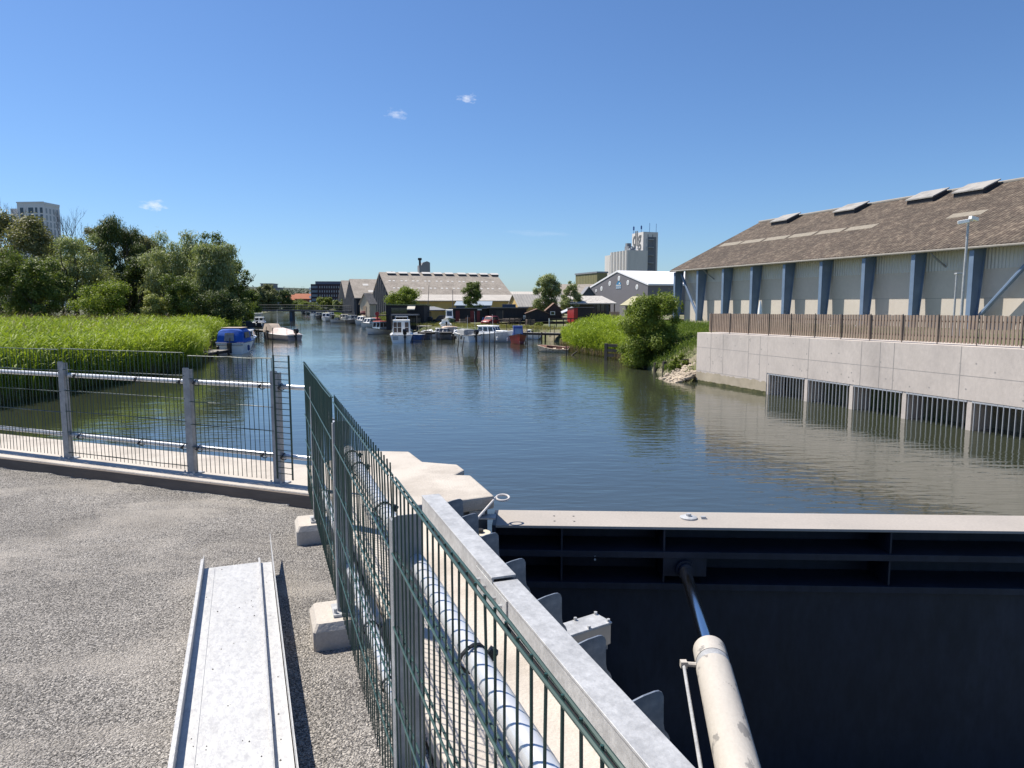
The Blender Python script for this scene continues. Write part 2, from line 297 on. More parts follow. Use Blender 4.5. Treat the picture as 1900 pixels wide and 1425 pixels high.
# gravel sheet, gently uneven along the kerb
xs = np.linspace(0, 1, 60); 
mb.add([(p.x, p.y, 0) for p in pts], [(0, 1, 2, 3, 4)])
tag(mb.build('gravel_ground', M_gravel), kind='structure')
mb = MB()                                                  # heaped gravel against the kerb foot, an uneven edge
n = 160; r0 = []; r1 = []
for i in range(n + 1):
    p = kl + kd * (i / n * ((k1 - kl).length - .1)); w = .08 + .05 * rnd.random() + .05 * math.sin(i * .5); hgt = .012 + .016 * rnd.random()
    r0.append((p - kn * w).to_tuple()[:2] + (-.004,)); r1.append((p - kn * .02).to_tuple()[:2] + (hgt,))
mb.loft([r0, r1]); tag(mb.build('gravel_heap', M_gravel), kind='structure')
# concrete edge walk along the left side (foundation of the left fence)
mb = MB(); kw = .84
mb.box(-12, (k1 - k0).length + .20, 0, kw, -3.2, .12, Matrix.Translation(k0) @ Matrix.Rotation(math.atan2(kd.y, kd.x), 4, 'Z'))
tag(mb.build('concrete_walk_beside_gravel', M_concrete, bevel=.012), kind='structure')
mb = MB(); mb.box(-12, (k1 - k0).length + .20, -.028, -.002, -.05, .106, Matrix.Translation(k0) @ Matrix.Rotation(math.atan2(kd.y, kd.x), 4, 'Z'))  # thin dark brown strip set against the kerb's front face
tag(mb.build('kerb_face_strip', mat('dark_kerb_face', (.13, .105, .088), .9, 0, .2, 1.5, bump=.3, bs=14, fine=.15, fs=20, stretch=(.15, .15, 1))), kind='structure')
# right slab and the gate abutment platform
P = [W(.53, -4), W(1.052, -4), W(1.052, 5.24), Vector((-.51, 5.38, 0)), Vector((-.14, 5.56, 0)), Vector((-.37, 6.25, 0)), Vector((-.51, 6.27, 0)), Vector((-.44, 6.46, 0)), Vector((-.52, 6.68, 0)), Vector((-.87, 6.8, 0)), Vector((-1.07, 7.28, 0)), Vector((-1.68, 7.34, 0)), Vector((-1.92, 6.35, 0)) , W(.53, 5.60)]
mb = MB(); mb.prism([(p.x, p.y, .015) for p in P], (0, 0, .107)); tag(mb.build('concrete_slab_beside_gate', M_concrete, bevel=.016), kind='structure')
c = sum(P, Vector()) / len(P)
Q = [W(.55, -4), W(1.03, -4), W(1.03, 5.28), Vector((-.60, 5.44, 0)), Vector((-.2, 5.63, 0)), Vector((-.42, 6.2, 0)), Vector((-.56, 6.22, 0)), Vector((-.49, 6.44, 0)), Vector((-.56, 6.63, 0)), Vector((-.9, 6.75, 0)), Vector((-1.1, 7.23, 0)), Vector((-1.66, 7.29, 0)), Vector((-1.88, 6.36, 0)), W(.55, 5.56)]
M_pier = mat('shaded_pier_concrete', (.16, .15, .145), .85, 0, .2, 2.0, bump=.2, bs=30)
mb = MB(); mb.prism([(p.x, p.y, -3.4) for p in Q], (0, 0, 3.415)); tag(mb.build('quay_wall_below_slab', M_pier), 'dark concrete pier wall under the pale slab beside the lock gate', 'wall')
# ------------------------------------------------------------------ galvanised railings with dark green mesh
def mesh_panel(name, parent, p0, p1, z0, z1, spike, step=.05, seed=0, hz=.205, wob=.004, bend=0.0, rod=.0024):
    """double-wire mat: upright rods p0->p1, paired cross wires every 20 cm; spike = rod ends past the last wire"""
    p0 = Vector(p0); p1 = Vector(p1); L_ = (p1 - p0).length; d = (p1 - p0) / L_; nrm = Vector((-d.y, d.x, 0)); rr = random.Random(seed); mb = MB()
    n = int(L_ / step); zs = [z1 - i * hz for i in range(int((z1 - z0) / hz) + 1)]
    lo = z0 - (.03 if spike < 0 else .0); hi = z1 + (.035 if spike > 0 else .004)
    for i in range(n + 1):
        q = p0 + d * (i * L_ / n); o1 = rr.gauss(0, wob); o2 = rr.gauss(0, wob); b = bend * (1 if rr.random() < .8 else .3) * (.7 + .6 * rr.random())
        mb.tube([q + Vector((0, 0, lo)) + d * o1 * .4, q + Vector((0, 0, lo + .4)) + d * o1 + nrm * o2, q + Vector((0, 0, hi - .22)) + d * (o2 - b * .2), q + Vector((0, 0, hi - .11)) + d * (o2 + b), q + Vector((0, 0, hi))], rod, 6)
    for k, z in enumerate(zs):
        for sgn in (-1, 1):
            pts = [p0 + d * (L_ * t / 8) + Vector((0, 0, z + rr.gauss(0, .0015))) + nrm * (sgn * .0062) for t in range(9)]
            mb.tube(pts, .0029, 6)
    return mb.build(name, M_green, parent, smooth=True)
def rail_post(parent, x, y, rot, z0, z1, foot=True, w=.08, dpt=.05):
    """galvanised channel post with rounded top, welded foot plate as sub-part"""
    M = Matrix.Translation((x, y, 0)) @ Matrix.Rotation(rot, 4, 'Z'); mb = MB(); t = .006
    arc = [(-w/2, z0), (w/2, z0)] + [(w/2 - .012 + .012 * math.cos(a), z1 - .012 + .012 * math.sin(a)) for a in (0, .8, 1.57)] + [(-w/2 + .012 - .012 * math.sin(a), z1 - .012 + .012 * math.cos(a)) for a in (0, .8, 1.57)]
    mb.prism([(u, -dpt/2, z) for u, z in arc], (0, t, 0), M)
    for s in (-1, 1): mb.box(min(s*w/2, s*(w/2 - t)), max(s*w/2, s*(w/2 - t)), -dpt/2 + t, dpt/2, z0, z1 - .014, M)
    o = mb.build('post', mat('dull_galvanised_post', (.27, .28, .295), .5, .3, .16, 6.0, bump=.1, bs=60, fine=.1, fs=35, col2=(.34, .35, .36), ms=12), parent, bevel=.0015)
    if foot:
        mb = MB(); mb.box(-w*.8, w*.8, -dpt*1.3, dpt*1.5, z0 - .012, z0, M)
        for u in (-.052, .052):
            c = M @ Vector((u, -.04, z0)); mb.tube([c, c + Vector((0, 0, .022))], .009, 6)
        mb.build('foot_plate', M_galv, o)
    return o
def cable_tie(parent, p, ax, r=.029):
    ax = Vector(ax).normalized(); u = ax.cross(Vector((0, 0, 1))).normalized(); v = Vector((0, 0, 1))
    mb = MB(); pts = [Vector(p) + u * (r * math.cos(a) + .006) + v * r * math.sin(a) + ax * (.006 * math.sin(2 * a)) for a in np.linspace(0, 2 * math.pi, 13)]
    mb.tube(pts, .0042, 5); q = Vector(p) + u * (r + .012); mb.box(-.009, .009, -.009, .009, -.012, .016, Matrix.Translation(q) @ Matrix.Rotation(.6, 4, 'Y'))
    mb.tube([q, q + u * .012 + v * .022], .002, 4)
    return mb.build('cable_tie', M_dark, parent, smooth=True)
M_pipe = mat('bright_galvanised_pipe', (.64, .65, .67), .30, .35, .06, 8.0, bump=.05, bs=40)
# left run
lp = [Vector((-4.40, 6.94, 0)), Vector((-2.89, 6.315, 0)), Vector((-1.99, 5.955, 0))]
ld = (lp[2] - lp[0]).normalized(); la = math.atan2(ld.y, ld.x); ln_ = Vector((-ld.y, ld.x, 0))
lp0 = lp[0] - ld * 1.64; lpm = lp0 - ld * 1.64
lf = thing('mesh_railing', 'galvanised railing with green wire mesh along the kerb at the left', 'railing', lp[0], 0, 'mesh railings on the quay')
off = -Vector(lp[0])
def rel(v): return Vector(v) + off
for i, p in enumerate([lpm, lp0] + lp): q = rel(p); rail_post(lf, q.x, q.y, la, .132, 1.09 if i != 3 else 1.085)
for zz in (.955, .36):
    a_, b_ = rel(lpm - ld * 1), rel(lp[2] + ld * .33); mb = MB(); mb.tube([a_ + Vector((0, 0, zz)) + ln_ * .02, b_ + Vector((0, 0, zz)) + ln_ * .02], .0215, 14); mb.build('rail', M_pipe, lf, smooth=True)
seq = [lpm, lp0] + lp
for i in range(4):
    a_ = rel(seq[i] + ld * .03) - ln_ * .02; b_ = rel(seq[i + 1] - ld * .022) - ln_ * .02
    mesh_panel('mesh_panel', lf, a_, b_, .185, 1.205 + (.012 if i == 2 else 0) - (.012 if i == 3 else 0), -1, seed=i, wob=.003 + .002 * (i == 2), rod=.0030)
# narrow end piece: the same mat turned upright, so its close wires lie level
e0 = rel(lp[2] + ld * .005) - ln_ * .026; e1 = rel(lp[2] + ld * .165) - ln_ * .026; mb = MB()
for k in range(21):
    z = 1.22 - k * .05; mb.tube([e0 + Vector((0, 0, z)), e1 + Vector((0, 0, z))], .0032, 6)
for q in (e0, e1):
    for s_ in (-.005, .005): mb.tube([q + ld * s_ + Vector((0, 0, 1.225)), q + ld * s_ + Vector((0, 0, .17))], .0042, 6)
mb.build('mesh_panel', M_green, lf, smooth=True)
for i, t in ((1, .1), (2, .12), (2, .62), (2, .95), (3, .1), (3, .85)):
    for zz in (.955, .36):
        p = seq[i] * (1 - t) + seq[i + 1] * t; cable_tie(lf, rel(p) + Vector((0, 0, zz)) + ln_ * .008, ld)
for zz in (.955, .36): cable_tie(lf, rel(lp[2] + ld * .06) + Vector((0, 0, zz)) + ln_ * .008, ld)
# near run along the gate chamber
GD = Vector((-ST, CT, 0)); GN = Vector((CT, ST, 0))
nf = thing('mesh_railing', 'long railing with dark green mesh running from the foreground to the kerb corner', 'railing', W(.36, 3.5), 0, 'mesh railings on the quay')
NP = [(.30, .12), (1.86, .13), (3.48, .13), (5.07, .13)]
def rn(a, s, z=0): return W(a, s, z) - W(.36, 3.5)
for s, zb in NP: q = rn(.352, s); rail_post(nf, q.x, q.y, TH, zb + .012, 1.09)
for zz in (.955, .36):
    mb = MB(); mb.tube([rn(.378, t, zz) for t in (-1.5, 2, 5.55)], .0242, 16); mb.build('rail', M_pipe, nf, smooth=True)
mesh_panel('mesh_panel', nf, rn(.318, 5.80), rn(.318, 3.53), .185, 1.195, -1, seed=21, wob=.003)
mesh_panel('mesh_panel', nf, rn(.322, 3.435), rn(.322, 1.905), .17, 1.185, 1, seed=22, wob=.004, bend=.014)
mesh_panel('mesh_panel', nf, rn(.316, 1.83), rn(.316, -.6), .19, 1.195, -1, seed=23, wob=.003)
for s, zz in ((5.3, .955), (4.9, .36), (4.2, .955), (3.6, .36), (3.0, .955), (2.35, .955), (2.3, .36), (1.95, .36), (1.28, .955), (1.0, .36), (3.25, .955), (2.75, .36)):
    cable_tie(nf, rn(.366, s, zz), GD)
# concrete feet of the near railing
def foot_block(s, label):
    o = thing('concrete_foot_block', label, 'concrete block', W(.355, s, 0), TH, 'concrete blocks under the near railing')
    mb = MB(); x, y, h, c = .168, .148, .128, .035
    ring = lambda k, z: [(-x+k, -y+k+c*.3, z), (-x+k+c*.3, -y+k, z), (x-k-c*.3, -y+k, z), (x-k, -y+k+c*.3, z), (x-k, y-k-c*.3, z), (x-k-c*.3, y-k, z), (-x+k+c*.3, y-k, z), (-x+k, y-k-c*.3, z)]
    mb.loft([ring(0, -.01), ring(0, h - c), ring(c * .55, h)], close=True, caps=True); mb.build('block_body', M_concrete, o)
    mb = MB(); mb.tube([(.02, 0, h - .004), (.02, 0, h + .016)], .034, 14); mb.box(-.03, .07, -.045, .045, h - .002, h + .006); mb.build('base_collar', M_galv, o)
    return o
foot_block(5.09, 'concrete block with chamfered edges under the railing, nearest the kerb corner')
foot_block(3.50, 'concrete block with chamfered edges under the railing beside the steel tray')
foot_block(1.87, 'concrete block with chamfered edges at the foot of the nearest railing post')
# ------------------------------------------------------------------ steel tray on the gravel
T = thing('steel_tray', 'long galvanised steel cable tray lying on the gravel beside the railing', 'steel tray', W(-.134, 2.6, 0), TH + R(1.15))
x0, x1, y0, y1 = -.192, .190, -2.1, 1.82
mb = MB(); mb.box(x0 + .004, .118, y0, y1, .094, .100); mb.box(.124, x1 - .004, y0, y1 - .01, .0905, .0965); mb.build('tray_floor', M_galvflat, T)
mb = MB(); mb.box(x0, x0 + .0035, y0, y1 + .05, .02, .16); mb.box(x0 - .012, x0 - .0005, y0, y1, .155, .1585); mb.build('side_flange', M_galvflat, T)
mb = MB(); mb.prism([(x1, y0, -.002), (x1, y1, -.002), (x1, y1 + .06, .09), (x1, y1 + .36, .155), (x1, y0, .165)], (.0035, 0, 0)); mb.build('side_flange', M_galvflat, T)
mb = MB(); mb.box(.119, .1225, y0, y1 - .004, .0905, .128); mb.box(.112, .1195, y0, y1 - .004, .1245, .128); mb.build('floor_lip', M_galvflat, T)
mb = MB(); mb.box(x0 + .004, x0 + .062, y0, y1 - .03, .1005, .1025); mb.build('seam_strip', M_galvflat, T)
mb = MB()
for i in range(70):                                          # gravel grains spilled on the tray
    x = rnd.uniform(x0 + .03, x1 - .03); y = rnd.uniform(y0, y1 - .05); r = rnd.uniform(.0015, .0042); zz = .1005 if x < .118 else .097
    if x < x0 + .066: zz = .1028
    mb.add([(x-r, y, zz), (x, y-r, zz), (x+r, y, zz), (x, y+r*.8, zz), (x+r*.1, y, zz+r*1.3)], ((0,1,4),(1,2,4),(2,3,4),(3,0,4)))
o = mb.build('gravel_grains', mat('dark_stone', (.13, .12, .11), .9), T); o['kind'] = 'stuff'
V = []; Q = []                                               # loose larger stones over the gravel sheet
for i in range(2600):
    a = rnd.uniform(-3.6, .5); s = rnd.uniform(1.6, 6.6); p = W(a, s)
    if (p - k0).dot(kn) > -.03 or (-.42 < a < .10 and s < 4.5): continue
    r = rnd.uniform(.003, .0055) * (1.35 if rnd.random() < .08 else 1); an = rnd.random() * 6
    o = len(V)
    for k in range(4): V.append((p.x + r * math.cos(an + k*1.57) * rnd.uniform(.7, 1.2), p.y + r * math.sin(an + k*1.57) * rnd.uniform(.7, 1.2), rnd.uniform(-.001, .002)))
    V.append((p.x + r*.2, p.y, r * rnd.uniform(.7, 1.2)))
    Q += [(o, o+1, o+4), (o+1, o+2, o+4), (o+2, o+3, o+4), (o+3, o, o+4)]
o = npmesh('loose_gravel', np.array(V), np.array(Q), mat('loose_stone', (.26, .245, .225), .9, var=.7, vs=45, fine=.5, fs=90), n=3); tag(o, kind='stuff')
# ------------------------------------------------------------------ steel capping beam of the chamber edge with its bracket plates
CB = thing('steel_capping_beam', 'galvanised steel capping beam along the edge of the dark chamber', 'steel beam', W(1.12, 2.0, .12), TH)
def cl(a, s, z): return (a - 1.12, s - 2.0, z - .12)
def lbox(mb, a0, a1, s0, s1, z0, z1): return mb.box(a0 - 1.12, a1 - 1.12, s0 - 2, s1 - 2, z0 - .12, z1 - .12)
mb = MB(); lbox(mb, 1.054, 1.185, 3.285, 4.93, .268, .280); lbox(mb, 1.058, 1.066, 3.285, 4.93, .145, .268); mb.build('cap_channel', M_galv, CB, bevel=.002)
mb = MB(); lbox(mb, 1.054, 1.185, -3.0, 3.262, .253, .265); lbox(mb, 1.058, 1.066, -3.0, 3.262, .135, .253); mb.build('cap_channel', M_galv, CB, bevel=.002)
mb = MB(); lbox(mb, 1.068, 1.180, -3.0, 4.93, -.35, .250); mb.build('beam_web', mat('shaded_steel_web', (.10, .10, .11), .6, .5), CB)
mb = MB(); lbox(mb, 1.05, 1.056, 3.05, 3.55, .128, .25)
for s in (3.12, 3.22, 3.38, 3.48): q = cl(1.05, s, .2); mb.tube([q, (q[0] - .022, q[1], q[2])], .011, 6)
mb.build('splice_plate', M_galv, CB)
def bracket_mesh():
    mb = MB(); pts = [(0, -.22), (0, .03), (.03, .048), (.09, .062), (.15, .07)] + [(.165 + .03*math.sin(a), .04 + .03*math.cos(a)) for a in (.2, .8, 1.4)] + [(.197, -.06), (.203, -.085), (.222, -.105), (.232, -.125), (.232, -.22)]
    mb.prism([(x * .80, 0, z) for x, z in pts], (0, .008, 0)); return mb
b0 = None
for s in (4.83, 4.45, 4.02, 3.55, 3.05, 2.58, 2.12, 1.65, 1.2):
    if b0 is None: b0 = bracket_mesh().build('bracket_plate', mat('shaded_galvanised_plate', (.20, .235, .29), .45, .6, .2, 14, col2=(.27, .30, .35), ms=20), CB); b = b0  # bluish shade on the bracket faces is put into this steel colour
    else: b = b0.copy(); COL.objects.link(b); b.parent = CB
    b.location = cl(1.181, s, .185)
# junction box on the chamber side
J = thing('junction_box', 'grey metal junction box sticking out over the dark chamber', 'junction box', W(1.42, 3.1, 0), TH + R(14))
mb = MB(); mb.box(-.08, .20, -.06, .06, -.075, .035); mb.build('box_body', mat('grey_box_steel', (.34, .33, .32), .45, .5), J, bevel=.004)
mb = MB(); mb.box(-.084, .204, -.064, .064, .036, .044)
mb.build('lid', M_galv, J, bevel=.002)
for x, y in ((.19, -.05), (.19, .05), (.06, -.055), (.06, .055)):
    mb = MB(); mb.tube([(x, y, .044), (x, y, .058)], .009, 6); mb.build('screw', M_galv, J)
mb = MB(); mb.tube([(.17, -.05, -.075), (.17, -.05, -.10), (.182, -.05, -.10), (.182, -.05, -.075)], .004, 6); mb.build('drain_nipple', M_galv, J)
mb = MB(); mb.tube([(-.05, 0, -.03), (-.26, .03, -.10)], .012, 8); mb.build('conduit', M_galv, J, smooth=True)
# ------------------------------------------------------------------ lock gate
ga = math.atan2(5.75 - 5.92, 4.41); G = thing('lock_gate', 'black steel lock gate with pale top plate closing the channel', 'lock gate', (-.16, 5.5, -.1), ga)
Lg = 11.0
mb = MB(); mb.box(.03, Lg, 0, .42, -.022, 0); mb.build('top_plate', M_gatetop, G, bevel=.003)
mb = MB(); mb.box(0, .03, .0, .42, -3.2, -.002); mb.build('end_plate', M_black, G)
mb = MB(); mb.box(.03, Lg, .36, .385, -1.0, -.022); mb.box(.03, Lg, .05, .07, -3.3, -.47); mb.build('skin_plate', M_black, G)
for z in (-.20, -.46):
    mb = MB(); mb.box(.03, Lg, .0, .36, z - .018, z); mb.box(.03, Lg, -.012, .0, z - .05, z + .002); mb.build('girder', M_black, G, bevel=.002)
for x in (.55, 1.36, 3.12, 6.3):
    mb = MB(); mb.box(x, x + .014, .01, .36, -.455, -.022); mb.build('stiffener', M_black, G)
mb = MB(); mb.box(1.36, 1.70, .0, .06, -.40, -.25); mb.tube([(1.53, .05, -.335), (1.53, -.07, -.335)], .058, 18); mb.tube([(1.53, -.02, -.335), (1.53, -.04, -.335)], .075, 18); mb.build('cylinder_bearing', M_black, G, smooth=True)
mb = MB(); mb.tube([(1.60, .24, .0), (1.60, .24, .012), (1.60, .24, .020)], [.07, .07, .05], 20); mb.tube([(1.60, .24, .02), (1.60, .24, .04)], .022, 8); mb.box(1.70, 1.74, .22, .25, 0, .02); mb.build('inspection_cap', M_galv, G, smooth=True)
mb = MB()
mb = None
for x in (.50, .66):
    for y in (.12, .26): mb = MB(); mb.tube([(x, y, -.001), (x, y, .002)], .009, 8); mb.build('bolt_hole', M_dark, G)
mb = MB()
for z in (-.30, -.33): mb.tube([(.82, .0, z + .06), (.82, -.012, z + .06)], .008, 8)
mb.build('bolt', M_galv, G)
# hydraulic cylinder
H = thing('hydraulic_cylinder', 'scuffed cream hydraulic cylinder with shiny chrome rod pushing the lock gate', 'hydraulic cylinder', (1.19, 4.12, -.4), 0)
c0 = Vector((1.19, 4.12, -.4)); e = Vector((1.365, 5.44, -.435)) - c0; dv = (Vector((1.0, 2.93, -.4)) - c0).normalized()
mb = MB(); mb.tube([dv * .15, e], .046, 28); mb.build('piston_rod', M_chrome, H, smooth=True)
mb = MB(); mb.tube([dv * .085, dv * .095, dv * .25], [.086, .096, .096], 36); mb.build('gland_nut', M_barrel, H, smooth=True)
mb = MB(); mb.tube([dv * .25, dv * .31], 0.093, 36); mb.build('gland_ring', M_galv, H, smooth=True)
mb = MB(); mb.tube([dv * .31, dv * .32, dv * 3.2], [.094, .099, .099], 36); mb.build('barrel', M_barrel, H, smooth=True)
pv = Vector((-dv.y, dv.x, 0)); pv = pv if pv.x < 0 else -pv; f0 = dv * .28
mb = MB(); mb.tube([f0 + pv * .095, f0 + pv * .155], .014, 8); mb.box(-.018, .018, -.018, .018, -.02, .018, Matrix.Translation(f0 + pv * .165)); mb.build('pipe_fitting', M_barrel, H)
mb = MB(); mb.tube([f0 + pv * .165, f0 + pv * .16 + dv * .12 + Vector((0, 0, -.03)), f0 + pv * .15 + dv * 2.8 + Vector((0, 0, -.03))], .0095, 8); mb.build('hydraulic_pipe', M_galv, H, smooth=True)
# cable loop, pulley and small fittings by the platform corner
mb = MB(); lc = Vector((-.075, 5.60, .095)); pts = [W(1.36, 4.68, -.03), W(1.45, 4.95, .03), Vector((-.155, 5.53, .085)), Vector((-.14, 5.58, .095))]
loop = [lc + Vector((.052 * math.cos(a), .045 * math.sin(a), .012 * math.sin(a))) for a in np.linspace(math.pi, -math.pi, 22)]
mb.tube(pts + loop, .0095, 8); tag(mb.build('steel_cable_loop', mat('white_plastic_cable', (.6, .57, .54), .5), smooth=True), 'pale cable ending in a loop over the lock gate corner', 'cable')
PU = thing('sheave_wheel', 'cream guide wheel between the capping beam and the gate end', 'guide wheel', (-.25, 5.33, -.14), 0)
for k, z in enumerate((0, -.075)):
    mb = MB(); mb.tube([(0, 0, z), (0, 0, z + .035)], .085 - .004 * k, 24); mb.build('flange_disc', M_cream, PU, smooth=True)
mb = MB(); mb.tube([(0, 0, -.3), (0, 0, .06)], .03, 14); mb.build('axle', M_dark, PU, smooth=True)
mb = MB(); mb.box(-.09, .1, -.09, .06, -.16, -.15); mb.build('bearing_plate', M_cream, PU)
mb = MB(); mb.box(-.34, -.22, 5.515, 5.60, -.02, .012); mb.box(-.33, -.13, 5.49, 5.60, -.052, -.04); tag(mb.build('lamp_bracket', M_galv), 'small galvanised bracket under the platform edge at the gate corner', 'bracket')
# ------------------------------------------------------------------ concrete river wall with its grilles (a = 21.1)
AW = 21.1; S0, S1 = 31.2, 5.0
QW = thing('concrete_river_wall', 'pale concrete river wall with steel grilles at the waterline on the right', 'river wall', W(AW, 26, WZ), TH)
def wl(a, s, z): return Vector((a - AW, s - 26, z - WZ))
def top(s): return .19 + (S0 - s) * .0083
GT = -1.40                                                   # top of the grille openings
mb = MB()
mb.prism([wl(AW, S0, -3.3), wl(AW, 25.8, -3.3), wl(AW, 25.8, top(25.8)), wl(AW, S0, top(S0))], (.6, 0, 0))
mb.prism([wl(AW, 25.8, GT), wl(AW, S1, GT), wl(AW, S1, top(S1)), wl(AW, 25.8, top(25.8))], (.6, 0, 0))
mb.box(2.2, 2.5, S1 - 26, -.2, -1, GT - WZ)                  # back of the outlet chamber
mb.prism([wl(AW + .6, S0, top(S0) - .3), wl(AW + .6, S1, top(S1) - .3), wl(AW + .6, S1, top(S1)), wl(AW + .6, S0, top(S0))], (1.4, 0, 0))
mb.box(.62, 2.5, S0 - 26 - .4, S0 - 26 - .002, -1, 2.2)
mb.build('wall_body', M_wall, QW, bevel=.01)
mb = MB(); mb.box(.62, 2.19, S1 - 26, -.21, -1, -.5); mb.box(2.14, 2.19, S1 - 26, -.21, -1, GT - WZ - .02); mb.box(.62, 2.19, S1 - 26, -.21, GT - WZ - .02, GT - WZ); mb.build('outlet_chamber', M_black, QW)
M_joint = mat('concrete_joint', (.34, .315, .29), .95)
mb = MB()
for s in (30.0, 29.0, 27.1, 26.3): mb.box(-.004, .01, s - 26 - .010, s - 26 + .010, .6, top(s) - WZ - .01)
for s in (23.3, 20.6, 19.75, 19.15, 16.6, 13.5, 10.5): mb.box(-.004, .01, s - 26 - .012, s - 26 + .012, GT - WZ + .02, top(s) - WZ - .01)
mb.box(-.0035, .01, S1 - 26, 1.1, 1.72, 1.735); mb.box(-.0035, .01, 1.1, S0 - 26, 1.80, 1.815); mb.box(-.0035, .01, .3, S0 - 26, .61, .625)
mb.build('formwork_joint', M_joint, QW)
mb = MB(); r2 = random.Random(3)
for i in range(70):
    s = r2.uniform(7, 31); z = r2.choice((.35, 1.15, 1.35, 2.1, 2.35)) + r2.gauss(0, .05) + (0 if s > 26 else .75 * (r2.random() < .4))
    if s < 25.8 and z < GT - WZ + .1: z = 1.3
    mb.tube([(-.003, s - 26, z), (.01, s - 26, z)], .03, 8)
mb.build('tie_hole', M_joint, QW)
mb = MB(); nn = 40
mb.add([(-.006, -.2 + 5.4 * i / nn, -.4) for i in range(nn + 1)] + [(-.006, -.2 + 5.4 * i / nn, .10 + .05 * rnd.random()) for i in range(nn + 1)], [(i, i+1, nn+2+i, nn+1+i) for i in range(nn)])
mb.build('algae_band', mat('algae', (.05, .055, .018), .9, 0, .4, 2.0, col2=(.13, .12, .05), ms=1.5), QW)
mb = MB(); mb.add([(-.005, -.2 + 5.4 * i / nn, .05) for i in range(nn + 1)] + [(-.005, -.2 + 5.4 * i / nn, .5 + .1 * rnd.random()) for i in range(nn + 1)], [(i, i+1, nn+2+i, nn+1+i) for i in range(nn)])
mb.build('water_stain', mat('wet_stain', (.42, .36, .27), .9, 0, .18, 1.2, col2=(.34, .29, .21), ms=1.0), QW)
gp = [25.78, 23.39, 21.01, 18.64, 16.21, 13.8, 11.4, 9.0, 6.6]
M_bar = mat('bright_grille_bar', (.5, .51, .53), .45, .4, .1, 3)
for i, s in enumerate(gp):
    mb = MB(); mb.box(.02, .30, s - 26 - .085, s - 26 + .085, -1, GT - WZ - .003); mb.box(.30, .9, s - 26 - .06, s - 26 + .06, -1, GT - WZ - .003); mb.build('grille_pillar', M_wall, QW)
    if i < len(gp) - 1:
        mb = MB(); a_, b_ = s - .09, gp[i+1] + .09; n = 12
        for k in range(n): y = a_ + (b_ - a_) * (k + .5) / n - 26; mb.box(.0, .045, y - .010, y + .010, -1, GT - WZ - .01)
        mb.box(.0, .05, b_ - 26, a_ - 26, GT - WZ - .06, GT - WZ - .01); pass
        mb.build('grille', M_bar, QW)
# slatted fence on top of the wall
FN = thing('slatted_fence', 'brown slatted timber fence along the top of the concrete river wall', 'fence', W(AW + .28, 26, .2), TH)
M_slat = mat('grey_brown_slat', (.28, .21, .16), .75, 0, .2, 5.0, fine=.12, fs=14, stretch=(1, 1, .3)); M_fpost = mat('dark_fence_post', (.19, .155, .13), .6, .3)
mb = MB(); s = 30.55; k = 0
while s > S1:
    zt = top(s) + .045 + .92; tilt = rnd.gauss(0, .003)
    mb.box(0, .035, s - 26 - .041, s - 26 + .041, top(s) - .2 + .06, zt - .2 + rnd.gauss(0, .006)); s -= .129
mb.build('slats', M_slat, FN)
for dz in (.24, .74):
    mb = MB(); mb.hexa([(.04, S1-26, top(S1)-.2+dz), (.09, S1-26, top(S1)-.2+dz), (.09, 4.6, top(30.6)-.2+dz), (.04, 4.6, top(30.6)-.2+dz), (.04, S1-26, top(S1)-.2+dz+.05), (.09, S1-26, top(S1)-.2+dz+.05), (.09, 4.6, top(30.6)-.2+dz+.05), (.04, 4.6, top(30.6)-.2+dz+.05)]); mb.build('rail', M_slat, FN)
for s in (30.37, 28.9, 27.5, 26.1, 24.7, 23.3, 21.9, 20.5, 19.1, 17.7, 16.3, 14.9, 13.5, 12.1, 10.7, 9.3, 7.9, 6.5):
    mb = MB(); mb.box(-.04, -.004, s - 26 - .009, s - 26 + .009, top(s) - .2 - .12, top(s) + .80); mb.box(-.3, -.05, s-26-.018, s-26+.018, top(s)-.2-.12, top(s)-.2-.09) if False else None
    mb.build('post', M_fpost, FN)
# ------------------------------------------------------------------ large warehouse with blue frames
WA, WE, SE, ZE, AR, ZR = 44.63, 43.35, 69.6, 5.2, 55.1, 10.86
SN = 12.0                                                    # it runs on past the frame
WH = thing('warehouse', 'large warehouse with mossy brown roof, pale wall panels and blue tapered frames', 'warehouse', W(WA, 40, 0), TH)
def hl(a, s, z): return Vector((a - WA, s - 40, z))
kz = (ZR - ZE) / (AR - WE)
M_roof = ribmat('mossy_corrugated_roof', (.074, .054, .040), .30, 1, .8, .92, .4, .5, col2=(.165, .132, .098), mask=(.46, .66), ms=2.6, fine=.5, fs=6.0)
M_panel = mat('pale_wall_panel', (.60, .54, .47), .85, 0, .07, .35, fine=.04, fs=3)
M_corr = ribmat('pale_corrugated_sheet', (.64, .625, .59), .24, 1, .8, .6, .06, .5)
M_frame = mat('blue_steel_frame', (.15, .215, .32), .5, 0, .12, .8, col2=(.18, .25, .36), ms=.7)
M_framelit = M_frame
mb = MB(); t = .16; cxn = 2 * AR - WE
mb.prism([hl(WE, SE, ZE), hl(AR, SE, ZR), hl(AR, SE, ZR + t), hl(WE, SE, ZE + t)], (0, SN - SE, 0)); mb.prism([hl(AR, SE, ZR), hl(cxn, SE, ZE), hl(cxn, SE, ZE + t), hl(AR, SE, ZR + t)], (0, SN - SE, 0))
RF = mb.build('roof', M_roof, WH)
mb = MB(); mb.tube([hl(AR, SE + .05, ZR + t + .02), hl(AR, SN, ZR + t + .02)], .16, 8); mb.tube([hl(WE - .03, SE, ZE + .02), hl(WE - .03, SN, ZE + .02)], .09, 8); mb.build('ridge_and_eave_trim', mat('roof_trim', (.27, .25, .22), .8), RF)
M_sky1 = mat('roof_light_frame', (.36, .34, .31), .6, 0, .12, 1.2, col2=(.24, .23, .215), ms=1.0)
